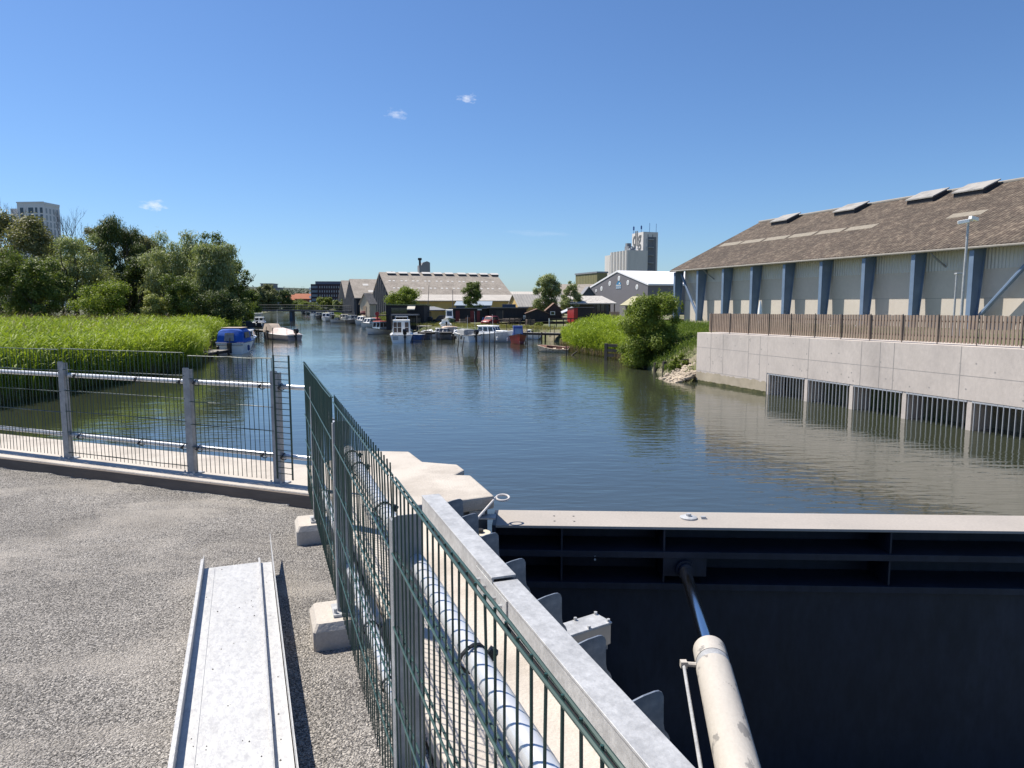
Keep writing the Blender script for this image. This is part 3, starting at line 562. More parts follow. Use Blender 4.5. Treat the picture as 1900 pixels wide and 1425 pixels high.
for s in (64.0, 54.9, 46.6, 42.2, 33.5, 25, 16.5):            # raised roof lights near the ridge
    mb = MB(); a0_, a1_ = 53.15, 54.7; w = 1.25
    P = lambda a, ss, h: hl(a, ss, ZE + (a - WE) * kz + t + h)
    mb.hexa([P(a0_, s-w, -.05), P(a1_, s-w, -.05), P(a1_, s+w, -.05), P(a0_, s+w, -.05), P(a0_, s-w, .42), P(a1_, s-w, .34), P(a1_, s+w, .34), P(a0_, s+w, .42)]); o = mb.build('roof_light', mat('roof_light_curb', (.05, .045, .045), .8), RF)
    mb = MB(); mb.hexa([P(a0_-.12, s-w-.1, .42), P(a1_+.15, s-w-.1, .34), P(a1_+.15, s+w+.1, .34), P(a0_-.12, s+w+.1, .42), P(a0_-.12, s-w-.1, .52), P(a1_+.15, s-w-.1, .44), P(a1_+.15, s+w+.1, .44), P(a0_-.12, s+w+.1, .52)]); mb.build('lid', M_sky1, o)
for sa, sb in ((68.5, 65.1), (64.8, 61.5), (61.1, 57.8), (57.4, 54.2), (53.8, 50.7), (50.3, 47.2), (40.4, 37.6), (33.0, 29.8), (26, 23)):    # pale flat roof sheets
    mb = MB(); a0_, a1_ = 48.75, 49.55; P = lambda a, ss, h: hl(a, ss, ZE + (a - WE) * kz + t + h)
    mb.hexa([P(a0_, sb, -.02), P(a1_, sb, -.02), P(a1_, sa, -.02), P(a0_, sa, -.02), P(a0_, sb, .03), P(a1_, sb, .03), P(a1_, sa, .03), P(a0_, sa, .03)]); mb.build('pale_roof_sheet', mat('pale_roof_sheet', (.24, .21, .165), .8, 0, .15, 2, fine=.2, fs=8), RF)
mb = MB(); mb.box(0, .25, SN - 40, SE - 1.0 - 40, -.6, 3.93); mb.prism([hl(WA, SE - 1.0, 0), hl(2*AR-WA, SE - 1.0, 0), hl(2*AR-WA, SE - 1.0, ZE + .45), hl(AR, SE - 1, ZR - .1), hl(WA, SE - 1, ZE + .45)], (0, -.25, 0)); mb.build('wall', M_panel, WH)
mb = MB(); mb.box(-.03, .2, SN - 40, SE - 1.0 - 40, 3.9, ZE + .38); mb.build('upper_cladding', M_corr, WH)
cs = [68.91 - 4.37 * i for i in range(13)]
mb = MB()
for z in (2.0,): mb.box(-.008, .1, SN - 40, SE - 1 - 40, z, z + .03)
for s in cs: mb.box(-.008, .1, s - 40 - .02 - 2.18, s - 40 + .02 - 2.18, 0, 3.89) if False else None
mb.build('panel_joint', mat('panel_joint', (.33, .31, .28), .9), WH)
for s in cs:                                                 # tapered frames under the eave
    y = s - 40; mb = MB(); xo = 43.52 - WA
    web = [(xo, -.5), (xo + .50, -.5), (-.04, ZE + .36), (xo - .02, ZE - .12)]
    mb.prism([(x, y - .02, z) for x, z in web], (0, .04, 0))
    w = .16
    mb.hexa([(xo - .05, y - w, -.5), (xo, y - w, -.5), (xo, y + w, -.5), (xo - .05, y + w, -.5), (xo - .07, y - w, ZE - .14), (xo - .02, y - w, ZE - .12), (xo - .02, y + w, ZE - .12), (xo - .07, y + w, ZE - .14)])
    mb.hexa([(xo + .50, y - w, -.5), (xo + .55, y - w, -.5), (xo + .55, y + w, -.5), (xo + .50, y + w, -.5), (-.09, y - w, ZE + .33), (-.04, y - w, ZE + .33), (-.04, y + w, ZE + .33), (-.09, y + w, ZE + .33)])
    mb.build('frame_column', M_frame, WH)
for sa, sb in ((68.4, 64.9), (30.0, 34.2)):                  # diagonal braces
    mb = MB(); mb.tube([hl(44.0, sa, ZE - .3), hl(44.0, sb, .1)], .14, 8); mb.build('brace', M_frame, WH)
for s in (63.1, 36.6, 23):                                   # rain pipes
    mb = MB(); mb.tube([hl(43.5, s + .4, ZE - .1), hl(43.7, s + .3, ZE - .35), hl(44.95, s, ZE - 1.3), hl(44.98, s, ZE - 1.6), hl(44.98, s, 0)], .06, 8); mb.build('rain_pipe', M_grey, WH, smooth=True)
# lamp pole with two cameras, smaller lamp pole, striped marker by the fence
LP = thing('camera_pole', 'tall grey pole with two white security cameras in front of the warehouse', 'camera pole', (20.75, 33, 0), 0)
mb = MB(); mb.tube([(0, 0, 0), (0, 0, 2.6), (.02, 0, 5.45)], [.075, .062, .05], 12); mb.build('pole', M_galv, LP, smooth=True)
for sgn, yaw in ((-1, 2.6), (1, .35)):
    mb = MB(); Mx = Matrix.Translation((.02 + sgn * .20, -.02, 5.38 + (.12 if sgn > 0 else -.02))) @ Matrix.Rotation(yaw, 4, 'Z') @ Matrix.Rotation(.15, 4, 'Y'); mb.box(-.2, .26, -.085, .085, -.08, .08, Mx); mb.tube([(0.02, 0, 5.4), (.02 + sgn * .2, -.02, 5.40)], .03, 8); mb.build('camera_housing', M_white, LP, bevel=.02)
L2 = thing('lamp_post', 'slim lamp post with one flat head in front of the warehouse wall', 'lamp post', (at(1770, 585, 34).x, 34, 0), 0)
mb = MB(); mb.tube([(0, 0, 0), (0, 0, 3.1)], [.055, .04], 10); mb.build('pole', M_galv, L2, smooth=True)
mb = MB(); mb.box(-.06, .34, -.1, .1, 3.02, 3.10); mb.build('lamp_head', M_galv, L2, bevel=.015)
MK = thing('striped_marker', 'red and white striped marker post behind the slatted fence', 'marker post', tuple(at(1410, 585, 48).xy) + (.1,), 0)
mb = MB(); mb.tube([(0, 0, 0), (0, 0, .25)], .16, 12); mb.tube([(0,0,.5),(0,0,.8)], .16, 12); mb.build('red_band', M_red, MK, smooth=True)
mb = MB(); mb.tube([(0, 0, .25), (0, 0, .5)], .155, 12); mb.tube([(0,0,.8),(0,0,1.2),(0,0,1.75)], [.155,.13,.04], 12); mb.build('white_band', M_white, MK, smooth=True)
# stone heap and old piles at the wall's foot
V = []; Q = []; ph = 0.5 * (1 + 5 ** .5); ico = bmesh.new(); bmesh.ops.create_icosphere(ico, subdivisions=1, radius=1); iv = np.array([v.co[:] for v in ico.verts]); iq = np.array([[v.index for v in f.verts] for f in ico.faces]); ico.free()
for i in range(420):
    a = rnd.uniform(19.6, 22.6); s = rnd.uniform(31.25, 33.6); z = WZ - .1 + max(0, (a - 19.9)) * .33 + rnd.uniform(0, .1) - (s - 31) * .05
    r = rnd.uniform(.07, .17); p = W(a, s, z); v = iv * NR.uniform(.7, 1.15, (len(iv), 1)) * r * np.array([1.2, .9, .7]); th_ = rnd.random() * 6; c_, s_ = math.cos(th_), math.sin(th_)
    v = np.stack([v[:, 0]*c_ - v[:, 1]*s_, v[:, 0]*s_ + v[:, 1]*c_, v[:, 2]], 1) + np.array(p); Q.append(iq + sum(len(x) for x in V)); V.append(v)
o = npmesh('riprap_stones', np.concatenate(V), np.concatenate(Q), mat('tan_riprap', (.40, .335, .255), .9, 0, .35, 1.2, bump=.3, bs=15, fine=.15, fs=5), n=3); tag(o, kind='stuff')
for i, (px, py, h) in enumerate(((1270, 698, .95), (1186, 680, .6), (1196, 683, .55), (1216, 690, .55), (1232, 693, .7), (1243, 695, .6), (1178, 676, .5))):
    p = onz(px, py, WZ); mb = MB(); mb.tube([(0, 0, -.6), (.03, .02, h)], [.15, .13] if i else [.2, .2], 9)
    o = mb.build('wooden_pile', M_pole, loc=p); tag(o, 'thick dark timber pile beside the stone heap at the wall' if i == 0 else 'short rotten pile in the water under the big bush', 'pile', None if i == 0 else 'rotten piles under the big bush')
mb = MB(); p = onz(1122, 668, WZ)
for z in (.25, .6, .95): mb.box(0, 2.2, -.08, .08, z, z + .2)
for x in (.1, 1.1, 2.1): mb.box(x - .1, x + .1, -.12, .12, -.8, 1.2)
o = mb.build('timber_bank_frame', M_wood, loc=p); o.rotation_euler = (0, 0, R(-25)); tag(o, 'low weathered timber revetment at the water between reeds and big bush', 'timber frame')
mb = MB(); g0 = [onz(1270, 660, -.6), onz(1296, 650, -.35), onz(1297, 628, .1), onz(1262, 622, .05)]
# ------------------------------------------------------------------ buildings on the far right bank (river-aligned)
def house(root, x0, x1, y0, y1, z0, ze, zr, axis, wm, rm, over=.35, t=.14, both=True):
    """gabled body with two roof slabs; axis = ridge direction in the root's own frame"""
    mb = MB()
    if axis == 'x':
        ym = (y0 + y1) / 2; mb.prism([(x0, y0, z0), (x0, y1, z0), (x0, y1, ze), (x0, ym, zr), (x0, y0, ze)], (x1 - x0, 0, 0))
    else:
        xm = (x0 + x1) / 2; mb.prism([(x0, y0, z0), (x1, y0, z0), (x1, y0, ze), (xm, y0, zr), (x0, y0, ze)], (0, y1 - y0, 0))
    wall = mb.build('wall', wm, root); mb = MB()
    if axis == 'x':
        k = (zr - ze) / (ym - y0)
        for sg, ye in ((-1, y0 - over), (1, y1 + over)):
            zz = ze - k * over; mb.prism([(x0 - over, ye, zz + .01), (x0 - over, ym, zr + .01), (x0 - over, ym, zr + t), (x0 - over, ye, zz + t)], (x1 - x0 + 2 * over, 0, 0))
    else:
        k = (zr - ze) / (xm - x0)
        for xe in (x0 - over, x1 + over):
            zz = ze - k * over; mb.prism([(xe, y0 - over, zz + .01), (xm, y0 - over, zr + .01), (xm, y0 - over, zr + t), (xe, y0 - over, zz + t)], (0, y1 - y0 + 2 * over, 0))
    roof = mb.build('roof', rm, root)
    return wall, roof
def flatshed(root, x0, x1, y0, y1, z0, zf, zb, wm, rm, over=.25, t=.12):
    mb = MB(); mb.hexa([(x0,y0,z0),(x1,y0,z0),(x1,y1,z0),(x0,y1,z0),(x0,y0,zf),(x1,y0,zf),(x1,y1,zb),(x0,y1,zb)]); w = mb.build('wall', wm, root)
    k = (zb - zf) / (y1 - y0); a, b = zf - k*over, zb + k*over
    mb = MB(); mb.hexa([(x0-over,y0-over,a+.01),(x1+over,y0-over,a+.01),(x1+over,y1+over,b+.01),(x0-over,y1+over,b+.01),(x0-over,y0-over,a+t),(x1+over,y0-over,a+t),(x1+over,y1+over,b+t),(x0-over,y1+over,b+t)])
    return w, mb.build('roof', rm, root)
M_etern = mat('weathered_fibre_cement_roof', (.30, .265, .225), .9, 0, .14, .5, fine=.28, fs=3.5, col2=(.235, .205, .175), ms=.6, bump=.4, bs=3)
M_lean = ribmat('pale_lean_to_roof', (.44, .41, .37), .5, 0, .25, .9, .12, .4, fine=.12, fs=2)
M_blackwood = ribmat('black_board_cladding', (.022, .023, .028), .18, 0, .7, .8, .3, .6)
M_barngab = ribmat('tarred_barn_boards', (.022, .024, .031), .5, 1, .7, .8, .3, .4)
M_ochre = ribmat('ochre_boards', (.60, .41, .15), .2, 0, .5, .8, .12, .6)
def barn(pr, pe, sr, width, pxr, ytop, name, label, ae=None, ze_=3.0):
    """tarred barn, gable to the river; pr,pe pixel columns of ridge and eave on the gable, ridge at sr along the river"""
    a0 = us(pr, sr); se = sr - width; Yr = W(a0, sr).y; zr = zat(ytop, Yr); a1 = us(pxr, sr)
    o = thing(name, label, 'barn', W(a0, sr, 0), TH, 'tarred barns beyond the moorings')
    w, rf = house(o, 0, a1 - a0, -width, width, -1.0, ze_, zr, 'x', M_barngab, M_etern, .4, .2)
    mb = MB()
    k = (zr - ze_) / width
    for i in range(9):
        y = -width + width * 2 * (i + .5) / 9; mb.box(-.5, .02, y - .14, y + .14, -1, zr - abs(y) * k - .25)
    mb.build('gable_fin', mat('grey_fin_boards', (.19, .19, .195), .8, 0, .2, 1), o)
    return o, rf, a0, a1, zr, w
b1, rf1, a0, a1, zr1, bw = barn(708, 726, 150, 11.5, 917, 506.5, 'barn', 'big tarred barn with ten roof lights along the ridge, behind the moored boats')
kk = (zr1 - 3.0) / 11.5; W1 = a1 - a0
def roofpatch(root, x, dx, v0, v1, h, m, name='roof_light', width=11.5, zr=zr1, k=kk, th=.05):
    mb = MB(); y0, y1 = -v1, -v0; P = lambda xx, y, d: (xx, y, zr + y * k + .2 + d)
    mb.hexa([P(x, y0, -.02), P(x+dx, y0, -.02), P(x+dx, y1, -.02), P(x, y1, -.02), P(x, y0, h), P(x+dx, y0, h), P(x+dx, y1, h*.6), P(x, y1, h*.6)]); return mb.build(name, m, root)
M_rlight = mat('pale_roof_light', (.56, .54, .50), .5, 0, .08, 1); M_curb = mat('roof_curb', (.06, .055, .05), .8)
for i in range(10):
    x = W1 * (.045 + .1 * i + (.012 if i > 5 else 0)); o = roofpatch(rf1, x, 1.6, .45, 1.5, .34, M_curb); mb = MB()
    P = lambda xx, y, d: (xx, y, zr1 + y * kk + .2 + d); mb.hexa([P(x-.1,-1.55,.34),P(x+1.7,-1.55,.34),P(x+1.7,-.4,.22),P(x-.1,-.4,.22),P(x-.1,-1.55,.40),P(x+1.7,-1.55,.40),P(x+1.7,-.4,.28),P(x-.1,-.4,.28)]); mb.build('lid', M_rlight, o)
for i in range(19):
    x = W1 * (.03 + .0495 * i) - (i % 2) * W1 * .012; roofpatch(rf1, x + rnd.uniform(-.06, .06), W1*.018, 4.2, 4.7, .04, M_rlight, 'roof_pane'); roofpatch(rf1, x + .3 + rnd.uniform(-.06, .06), W1*.018, 7.7, 8.2, .04, M_rlight, 'roof_pane')
# lean-to with ochre wall in front of the big barn
se = 150 - 11.5
mb = MB(); mb.hexa([(3, -17.5, 2.1), (W1+7, -17.5, 2.1), (W1+7, -11.4, 3.3), (3, -11.4, 3.3), (3, -17.5, 2.25), (W1+7, -17.5, 2.25), (W1+7, -11.4, 3.45), (3, -11.4, 3.45)]); mb.build('lean_to_roof', M_lean, b1)
mb = MB(); mb.box(3.3, W1+6.5, -17.0, -11.45, -1, 2.1); lw = mb.build('lean_to_wall', M_ochre, b1)
for x in (12, 33): mb = MB(); mb.box(x, x + 4.2, -17.06, -16.9, -.9, 1.75); mb.build('gate_opening', M_dark, b1)
b2, rf2, a2, a3, zr2, _ = barn(652, 663, 181, 9.5, 703, 519, 'barn', 'middle tarred barn with a chimney pipe, left of the biggest barn')
for x, v, h, dx in ((4.5, 2.6, .04, 2.2), (14, 2.2, .5, 3.2), (6, 6, .04, 2.5), (17, 6, .04, 2.5)):
    roofpatch(rf2, x * .55, dx * .6, v, v + 1.0, h, M_rlight, 'roof_pane', 9.5, zr2, (zr2 - 3.0) / 9.5)
mb = MB(); mb.tube([(10.2, 0, zr2), (10.2, 0, zr2 + 2.2)], .2, 8); mb.build('chimney_pipe', M_grey, b2)
b3, rf3, *_ = barn(636.5, 646, 212, 9.0, 655, 521.5, 'barn', 'narrow dark barn farthest left of the tarred barns')
# little pale gabled hut before the barns
p = at(677, 580, 135); o = thing('gabled_hut', 'small beige hut with a steep gable between the tarred barns', 'hut', (p.x, 135, -.8), TH + R(28))
house(o, 0, 1.5, -1.5, 1.5, 0, 2.5, 4.3, 'x', mat('beige_boards', (.50, .43, .32), .8, 0, .1, 1), M_etern, .2)
mb = MB(); mb.box(-.05, .1, -.5, .5, .1, 2.0); mb.build('door', mat('tan_door', (.36, .27, .18), .7), o)
# far silo behind the ridge
p = at(786, 505, 330); o = thing('distant_silo', 'small grey silo block peeping over the ridge of the big barn', 'silo', (p.x, 330, 0), TH)
mb = MB(); mb.box(-2.4, 2.6, -2, 2, 0, 19.0); mb.prism([(-1.3, -2.01, 19), (2.6, -2.01, 19), (2.6, -2.01, 20.3), (1.2, -2.01, 20.9), (-.6, -2.01, 20.3)], (0, 3.9, 0)); mb.build('tower_body', mat('silo_grey', (.22, .23, .25), .8, 0, .15, .3), o)
mb = MB(); mb.tube([(-2.0, -1.5, 18), (-2.0, -1.5, 22.3)], .5, 8); mb.tube([(-2, -1.5, 21.3), (-2, -1.5, 22.3)], .9, 8); mb.build('elevator_head', M_dark, o)
# ---- the grey gabled hall with round windows
sp = 140; cn = (1202, 0); Yh = 128
aC, sC = AS(*at(1202, 540, Yh).xy)                           # near right corner: gable faces the river
sL = ua(1096, aC); sm = (sC + sL) / 2; Ym = W(aC, sm).y
ze = zat(529, Yh); zr = zat(505, Ym); D = sL - sC
o = thing('grey_hall', 'grey hall with white roof, round windows and a blue sign on its gable', 'hall', W(aC, sC, -.3), TH)
M_hall = mat('grey_cladding', (.155, .15, .165), .7, 0, .05, .3); z_ = -.3
mb = MB(); mb.prism([(0, 0, 0), (0, D, 0), (0, D, ze+.3), (0, D/2, zr+.3), (0, 0, ze+.3)], (34, 0, 0)); mb.build('wall', M_hall, o)
mb = MB(); kh = (zr - ze) / (D / 2)
for y0, y1 in ((-.3, D/2), (D + .3, D/2)): mb.prism([(-.12, y0, ze+.3-.3*kh+.02), (-.12, D/2, zr+.3+.02), (-.12, D/2, zr+.62), (-.12, y0, ze+.62-.3*kh)], (34.3, 0, 0))
mb.build('roof', mat('white_membrane_roof', (.80, .80, .82), .6, 0, .03, .2), o)
hq = lambda px, py: (lambda s: (s - sC, zat(py, W(aC, s).y) + .3))(ua(px, aC))
for px, py in ((1148, 516.5), (1131, 526), (1164.5, 524.5), (1116, 535.5), (1181.5, 532.5), (1106, 539.5)):
    y, z = hq(px, py); r = .46 if px != 1106 else .3; mb = MB(); mb.tube([(-.06, y, z), (.02, y, z)], r, 20); f = mb.build('round_window', M_white, o)
    mb = MB(); mb.tube([(-.075, y, z), (-.05, y, z)], r * .72, 20); mb.build('pane', mat('pale_glass', (.55, .57, .6), .2), f)
# blue sign with two rows of white letters under a sail shape
y0, zt = hq(1152, 524); y1, zb = hq(1143, 536); sy = (y1 - y0)
mb = MB(); mb.prism([(-.05, y0, zb + (zt-zb)*.70), (-.05, y1, zb + (zt-zb)*.70), (-.05, y1 - sy*.15, zt - .1), (-.05, y0 + sy*.55, zt + .35), (-.05, y0 + sy*.05, zt - .15)], (.04, 0, 0)); mb.box(-.05, -.01, y0, y1, zb, zb + (zt-zb)*.68); sg = mb.build('sign_board', mat('sign_blue', (.02, .18, .36), .5), o)
mb = MB(); mb.prism([(-.07, y0 + sy*.2, zb+(zt-zb)*.75), (-.07, y0 + sy*.42, zb+(zt-zb)*.75), (-.07, y0 + sy*.34, zt + .05)], (.01, 0, 0)); mb.box(-.07, -.06, y0, y1, zb+(zt-zb)*.58, zb+(zt-zb)*.63)
hrow = (zt - zb)
for base, hh in ((zb + hrow*.36, hrow*.2), (zb + hrow*.04, hrow*.2)):
    for j in range(6):
        y = y1 - sy * (.02 + j * .165); w = sy * .12
        mb.box(-.07, -.06, y - w, y, base + hh*.82, base + hh); mb.box(-.07, -.06, y - w*.3, y, base, base + hh)
        if j % 2: mb.box(-.07, -.06, y - w, y - w*.7, base, base + hh)
        else: mb.box(-.07, -.06, y - w, y, base, base + hh*.18)
mb.build('white_lettering', M_white, sg)
# ---- olive block beside it
aB, sB = AS(*at(1108, 520, 190).xy); sBl = ua(1067.5, aB); aBr = us(1126, sB)
o = thing('olive_block', 'olive corrugated industrial block left of the grey hall', 'building', W(aB, sB, 0), TH); z1 = zat(506.5, 190)
mb = MB(); mb.box(0, aBr - aB, 0, sBl - sB, 0, z1); mb.build('wall', ribmat('olive_cladding', (.20, .185, .085), 1.0, 1, .5, .7, .1, .2), o); mb = MB(); mb.box(-.2, aBr - aB + .2, -.2, sBl - sB + .2, z1, z1 + .4); mb.build('roof_edge', M_grey, o)
# ---- tall grain silo with its three-letter sign
YS = 300
aS, sS = AS(*at(1192, 520, YS).xy); sl_ = ua(1170.5, aS); ar_ = us(1218, sS); zt = zat(430, YS)
o = thing('grain_silo_tower', 'tall concrete grain silo marked dlg with a lower silo block beside it', 'silo', W(aS, sS, 0), TH)
M_silo = mat('silo_concrete', (.60, .575, .55), .9, 0, .08, .12, fine=.06, fs=.6, stretch=(1, 1, .15))
mb = MB(); mb.box(0, ar_ - aS, 0, sl_ - sS, 0, zt); mb.build('tower', M_silo, o)
aL, sL_ = AS(*at(1167, 520, YS - 12).xy); s2 = ua(1122, aL); a2_ = us(1200, sL_); zl = zat(466, YS - 6)
mb = MB(); lx, ly = aL - aS, sL_ - sS; Ln = s2 - sL_
mb.box(lx, a2_ - aS, ly, ly + Ln * .78, 0, zl); mb.box(lx - .25, a2_ - aS - 1, ly + Ln * .78, ly + Ln, 0, zl - 1.0)
for i in range(6): y = ly + Ln * (.06 + .12 * i); mb.tube([(lx + .1, y, 0), (lx + .1, y, zl - .05)], Ln * .058, 12)
mb.build('silo_block', M_silo, o)
mb = MB(); mb.box(lx + .6, lx + 4.0, ly + 2.0, ly + 5.2, zl, zl + 1.7); mb.box(lx + .8, lx + 2.6, ly + 3.4, ly + 5.0, zl + 1.7, zl + 3.0); mb.build('roof_plant', M_grey, o)
for i in range(5): mb = MB(); mb.tube([(lx + 1.0 + i * .9, ly + 1.98, zl + .5 + (i % 3) * .5), (lx + 1.0 + i * .9, ly + 1.7, zl + .5 + (i % 3) * .5)], .3, 10); mb.build('dish_antenna', M_white, o)
mb = MB()
for x in (.3, .62): mb.box((ar_ - aS) * x, (ar_ - aS) * x + .25, -.1, .0, 0, zt - 1)
mb.box((ar_ - aS)*.3, (ar_ - aS)*.88, -.06, .0, 2, zt - 2.0)
mb.build('stair_window_strip', mat('dim_window_strip', (.14, .145, .16), .5), o)
for i in range(7): z = zt - 3.2 - i * 3.2; mb = MB(); mb.box((ar_-aS)*.32, (ar_-aS)*.66, -1.0, -.1, z, z + .16); mb.box((ar_-aS)*.2, (ar_-aS)*.3, -.14, -.04, z - 1.6, z + .4); mb.build('landing', M_galv, o)
for i, (fx, fy, hgt) in enumerate(((.03, .9, 3.2), (.05, .25, 2.9), (.5, .1, 3.8), (.95, .1, 3.6))):
    mb = MB(); x, y = (ar_-aS)*fx, (sl_-sS)*fy; mb.tube([(x, y, zt), (x, y, zt + hgt)], .08, 6); mb.box(x-.25, x+.25, y-.2, y+.2, zt + hgt*.45, zt + hgt*.9) if i < 2 else None; mb.build('antenna', M_bluehull, o)
def text(body, size, matx, mtl, name, parent, extrude=.02, fit=None):
    cu = bpy.data.curves.new(name, 'FONT'); cu.body = body; cu.size = size; cu.extrude = extrude; cu.offset = .018 * size; cu.align_x = 'CENTER'; cu.align_y = 'CENTER'
    t = bpy.data.objects.new(name, cu); COL.objects.link(t); dg = bpy.context.evaluated_depsgraph_get(); me = bpy.data.meshes.new_from_object(t.evaluated_get(dg)); bpy.data.objects.remove(t)
    if fit:
        xs = [v.co.x for v in me.vertices]; k = fit / (max(xs) - min(xs))
        for v in me.vertices: v.co.x *= k
    me.materials.clear(); me.materials.append(mtl); me.transform(matx); q = bpy.data.objects.new(name, me); COL.objects.link(q); q.parent = parent; return q
wF = sl_ - sS; tz = zat(444, YS + 5)
Mt = Matrix.Translation((-.06, wF * .55, tz)) @ Matrix(((0, 0, -1, 0), (-1, 0, 0, 0), (0, 1, 0, 0), (0, 0, 0, 1)))
text('dlg', 8.6, Mt, mat('sign_grey', (.12, .125, .125), .6), 'sign_letters', o, .05, wF * .74)
# ---- pale apartment tower beyond the trees at the left
p = at(77, 560, 330); zt = zat(376, 330)
o = thing('apartment_tower', 'pale high-rise apartment block standing behind the trees at the left', 'apartment block', (at(94, 560, 330).x, 330, 0), R(-5))
M_apt = mat('pale_render', (.75, .72, .72), .8, 0, .06, .2)
mb = MB(); mb.box(-13, 0, 0, 10, 0, zt); mb.box(-18, -13, 2, 10, 0, zt - 2.2); mb.build('wall', M_apt, o)
mb = MB(); mb.box(-13.2, .2, -.2, 0, zt, zt + .5); mb.box(0, .2, 0, 10, zt - .8, zt + .3); mb.build('roof_edge', M_apt, o)
for r_ in range(12):
    for x, w in ((-11.6, 1.6), (-7.6, 2.4), (-4.3, 1.1), (-2.0, 1.3)):
        z = zt - 4.6 - r_ * 3.1; mb = MB(); mb.box(x, x + w, -.05, .1, z, z + 2.5); mb.build('window', M_glass, o)
    for y in range(4):
        z = zt - 4.6 - r_ * 3.1; mb = MB(); mb.box(-.1, .06, 1.0 + y * 2.3, 1.9 + y * 2.3, z, z + 2.3); mb.build('window', mat('curtained_glass', (.33, .34, .36), .3), o)
# ---- dark brick office block by the river bend, red roofs, grey blocks left
p = at(605, 560, 330); o = thing('office_block', 'dark brick office block with rows of small windows by the river bend', 'office block', (at(590, 560, 330).x, 330, 0), R(3)); zt = zat(527, 330); w_ = 12.8
M_dbrick = mat('dark_brick', (.045, .03, .036), .85, 0, .2, .6)
mb = MB(); mb.box(0, w_, 0, 14, 0, zt); mb.box(-3.3, 0, 1, 14, 2.5, zt); mb.build('wall', M_dbrick, o)
mb = MB(); mb.box(-1.4, w_ - 1.8, 2, 12, zt, zt + 1.3); mb.build('roof_plant', mat('plant_grey', (.16, .17, .2), .7), o)
for r_ in range(5):
    z = zt - 1.9 - r_ * 1.95; mb = MB(); mb.box(-3.0, -.2, .92, 1.05, z, z + 1.1); mb.build('window', mat('sky_glass', (.12, .16, .22), .15, 0), o)
    for i in range(11): mb = MB(); mb.box(.8 + i * 1.08, 1.2 + i * 1.08, -.05, .1, z, z + 1.0); mb.build('window', mat('pale_window', (.28, .3, .34), .3), o)
    mb = MB(); mb.box(-4.1, -3.3, 1, 6, z - .6, z + .3); mb.build('balcony', M_white, o)
for i, (px, py, wd_, lb) in enumerate(((546, 549, 9, 'low red roofed house left of the dark office block'), (563, 547, 7, 'taller red roofed house touching the dark office block'))):
    Yr = 345; o = thing('red_roofed_house', lb, 'house', (at(px, 565, Yr).x, Yr, .4), R(8)); zz = zat(py, Yr)
    house(o, -wd_/2, wd_/2, -3, 3, 0, zz - 2.2, zz, 'x', mat('red_brick', (.26, .11, .07), .85, 0, .15, .6), mat('red_tiles', (.42, .15, .08), .85, 0, .15, .6))
for px0, px1, py, lb in ((485, 506, 527, 'grey flat roofed block rising over the pale willows'), (500, 516, 534.5, 'lower grey block to the right of the flat roofed block')):
    x0, x1 = at(px0, 560, 380).x, at(px1, 560, 380).x; o = thing('grey_block', lb, 'building', (x0, 380, 0), 0); mb = MB(); mb.box(0, x1 - x0, 0, 9, 0, zat(py, 380)); mb.build('wall', mat('block_grey', (.25, .25, .25), .8, 0, .1, .3), o); mb = MB(); mb.box(-.3, x1 - x0 + .3, -.3, 9.3, zat(py, 380), zat(py, 380) + .35); mb.build('roof_edge', M_grey, o)
# ------------------------------------------------------------------ sheds, huts and clutter on the mooring quay
M_shedroof = mat('grey_felt_roof', (.20, .205, .22), .8, 0, .15, .6); M_brownroof = mat('brown_roof', (.20, .12, .085), .85, 0, .2, 1)
def X(px, Y): return at(px, 563, Y).x
def shed_root(name, label, cat, px0, px1, Y, z0, group=None):
    x0, x1 = X(px0, Y), X(px1, Y); return thing(name, label, cat, ((x0 + x1) / 2, Y, z0), 0, group), (x1 - x0) / 2
def front(o, x0, x1, z0, z1, m, name, y=-.04):
    mb = MB(); mb.box(x0, x1, y, y + .1, z0, z1); return mb.build(name, m, o)
GZ = -1.05
o, w = shed_root('boathouse', 'black flat roofed boathouse at the water behind the white pilothouse boat', 'boathouse', 716, 787, 91, -1.7)
h = zat(566.5, 91) + 1.7
flatshed(o, -w, w, 0, 6, 0, h, h - .1, M_blackwood, mat('mossy_edge_roof', (.2, .22, .11), .8))
mb = MB(); mb.box(-w * .62, w * .75, -1.9, .0, h * .60, h * .65); mb.build('porch_roof', M_shedroof, o)
for x in (-.6, .0, .7): mb = MB(); mb.tube([(w * x, -1.75, -.2), (w * x, -1.75, h * .6)], .07, 6); mb.build('porch_post', M_wood, o)
mb = MB(); mb.hexa([(w*.15, -.9, h*.82), (w*.55, -.9, h*.82), (w*.55, 0, h*.98), (w*.15, 0, h*.98), (w*.15, -.9, h*.86), (w*.55, -.9, h*.86), (w*.55, 0, h*1.02), (w*.15, 0, h*1.02)]); mb.build('window_awning', M_cream, o)
for x in (-.72, -.3): f = front(o, w * x, w * x + 1.0, h * .68, h * .9, M_glass, 'window')
mb = MB(); mb.tube([(-w*.68, -.15, h*.50), (-w*.68, .0, h*.50)], .42, 16); mb.build('wall_tyre', M_dark, o)
for i in range(7): front(o, w * (.2 + i * .09), w * (.2 + i * .09) + .12, h * .32, h * .5, mat('dull_bottle', (.12, .11, .09), .4), 'window_slat', -.06)
mb = MB(); mb.box(-w * 1.35, -w * .98, -.8, 1.4, h * .58, h * .62); mb.build('side_roof', M_wood, o)
o, w = shed_root('life_buoy_post', 'red life buoy box on a post beside the black boathouse', 'life buoy', 696, 703, 96, -1.3)
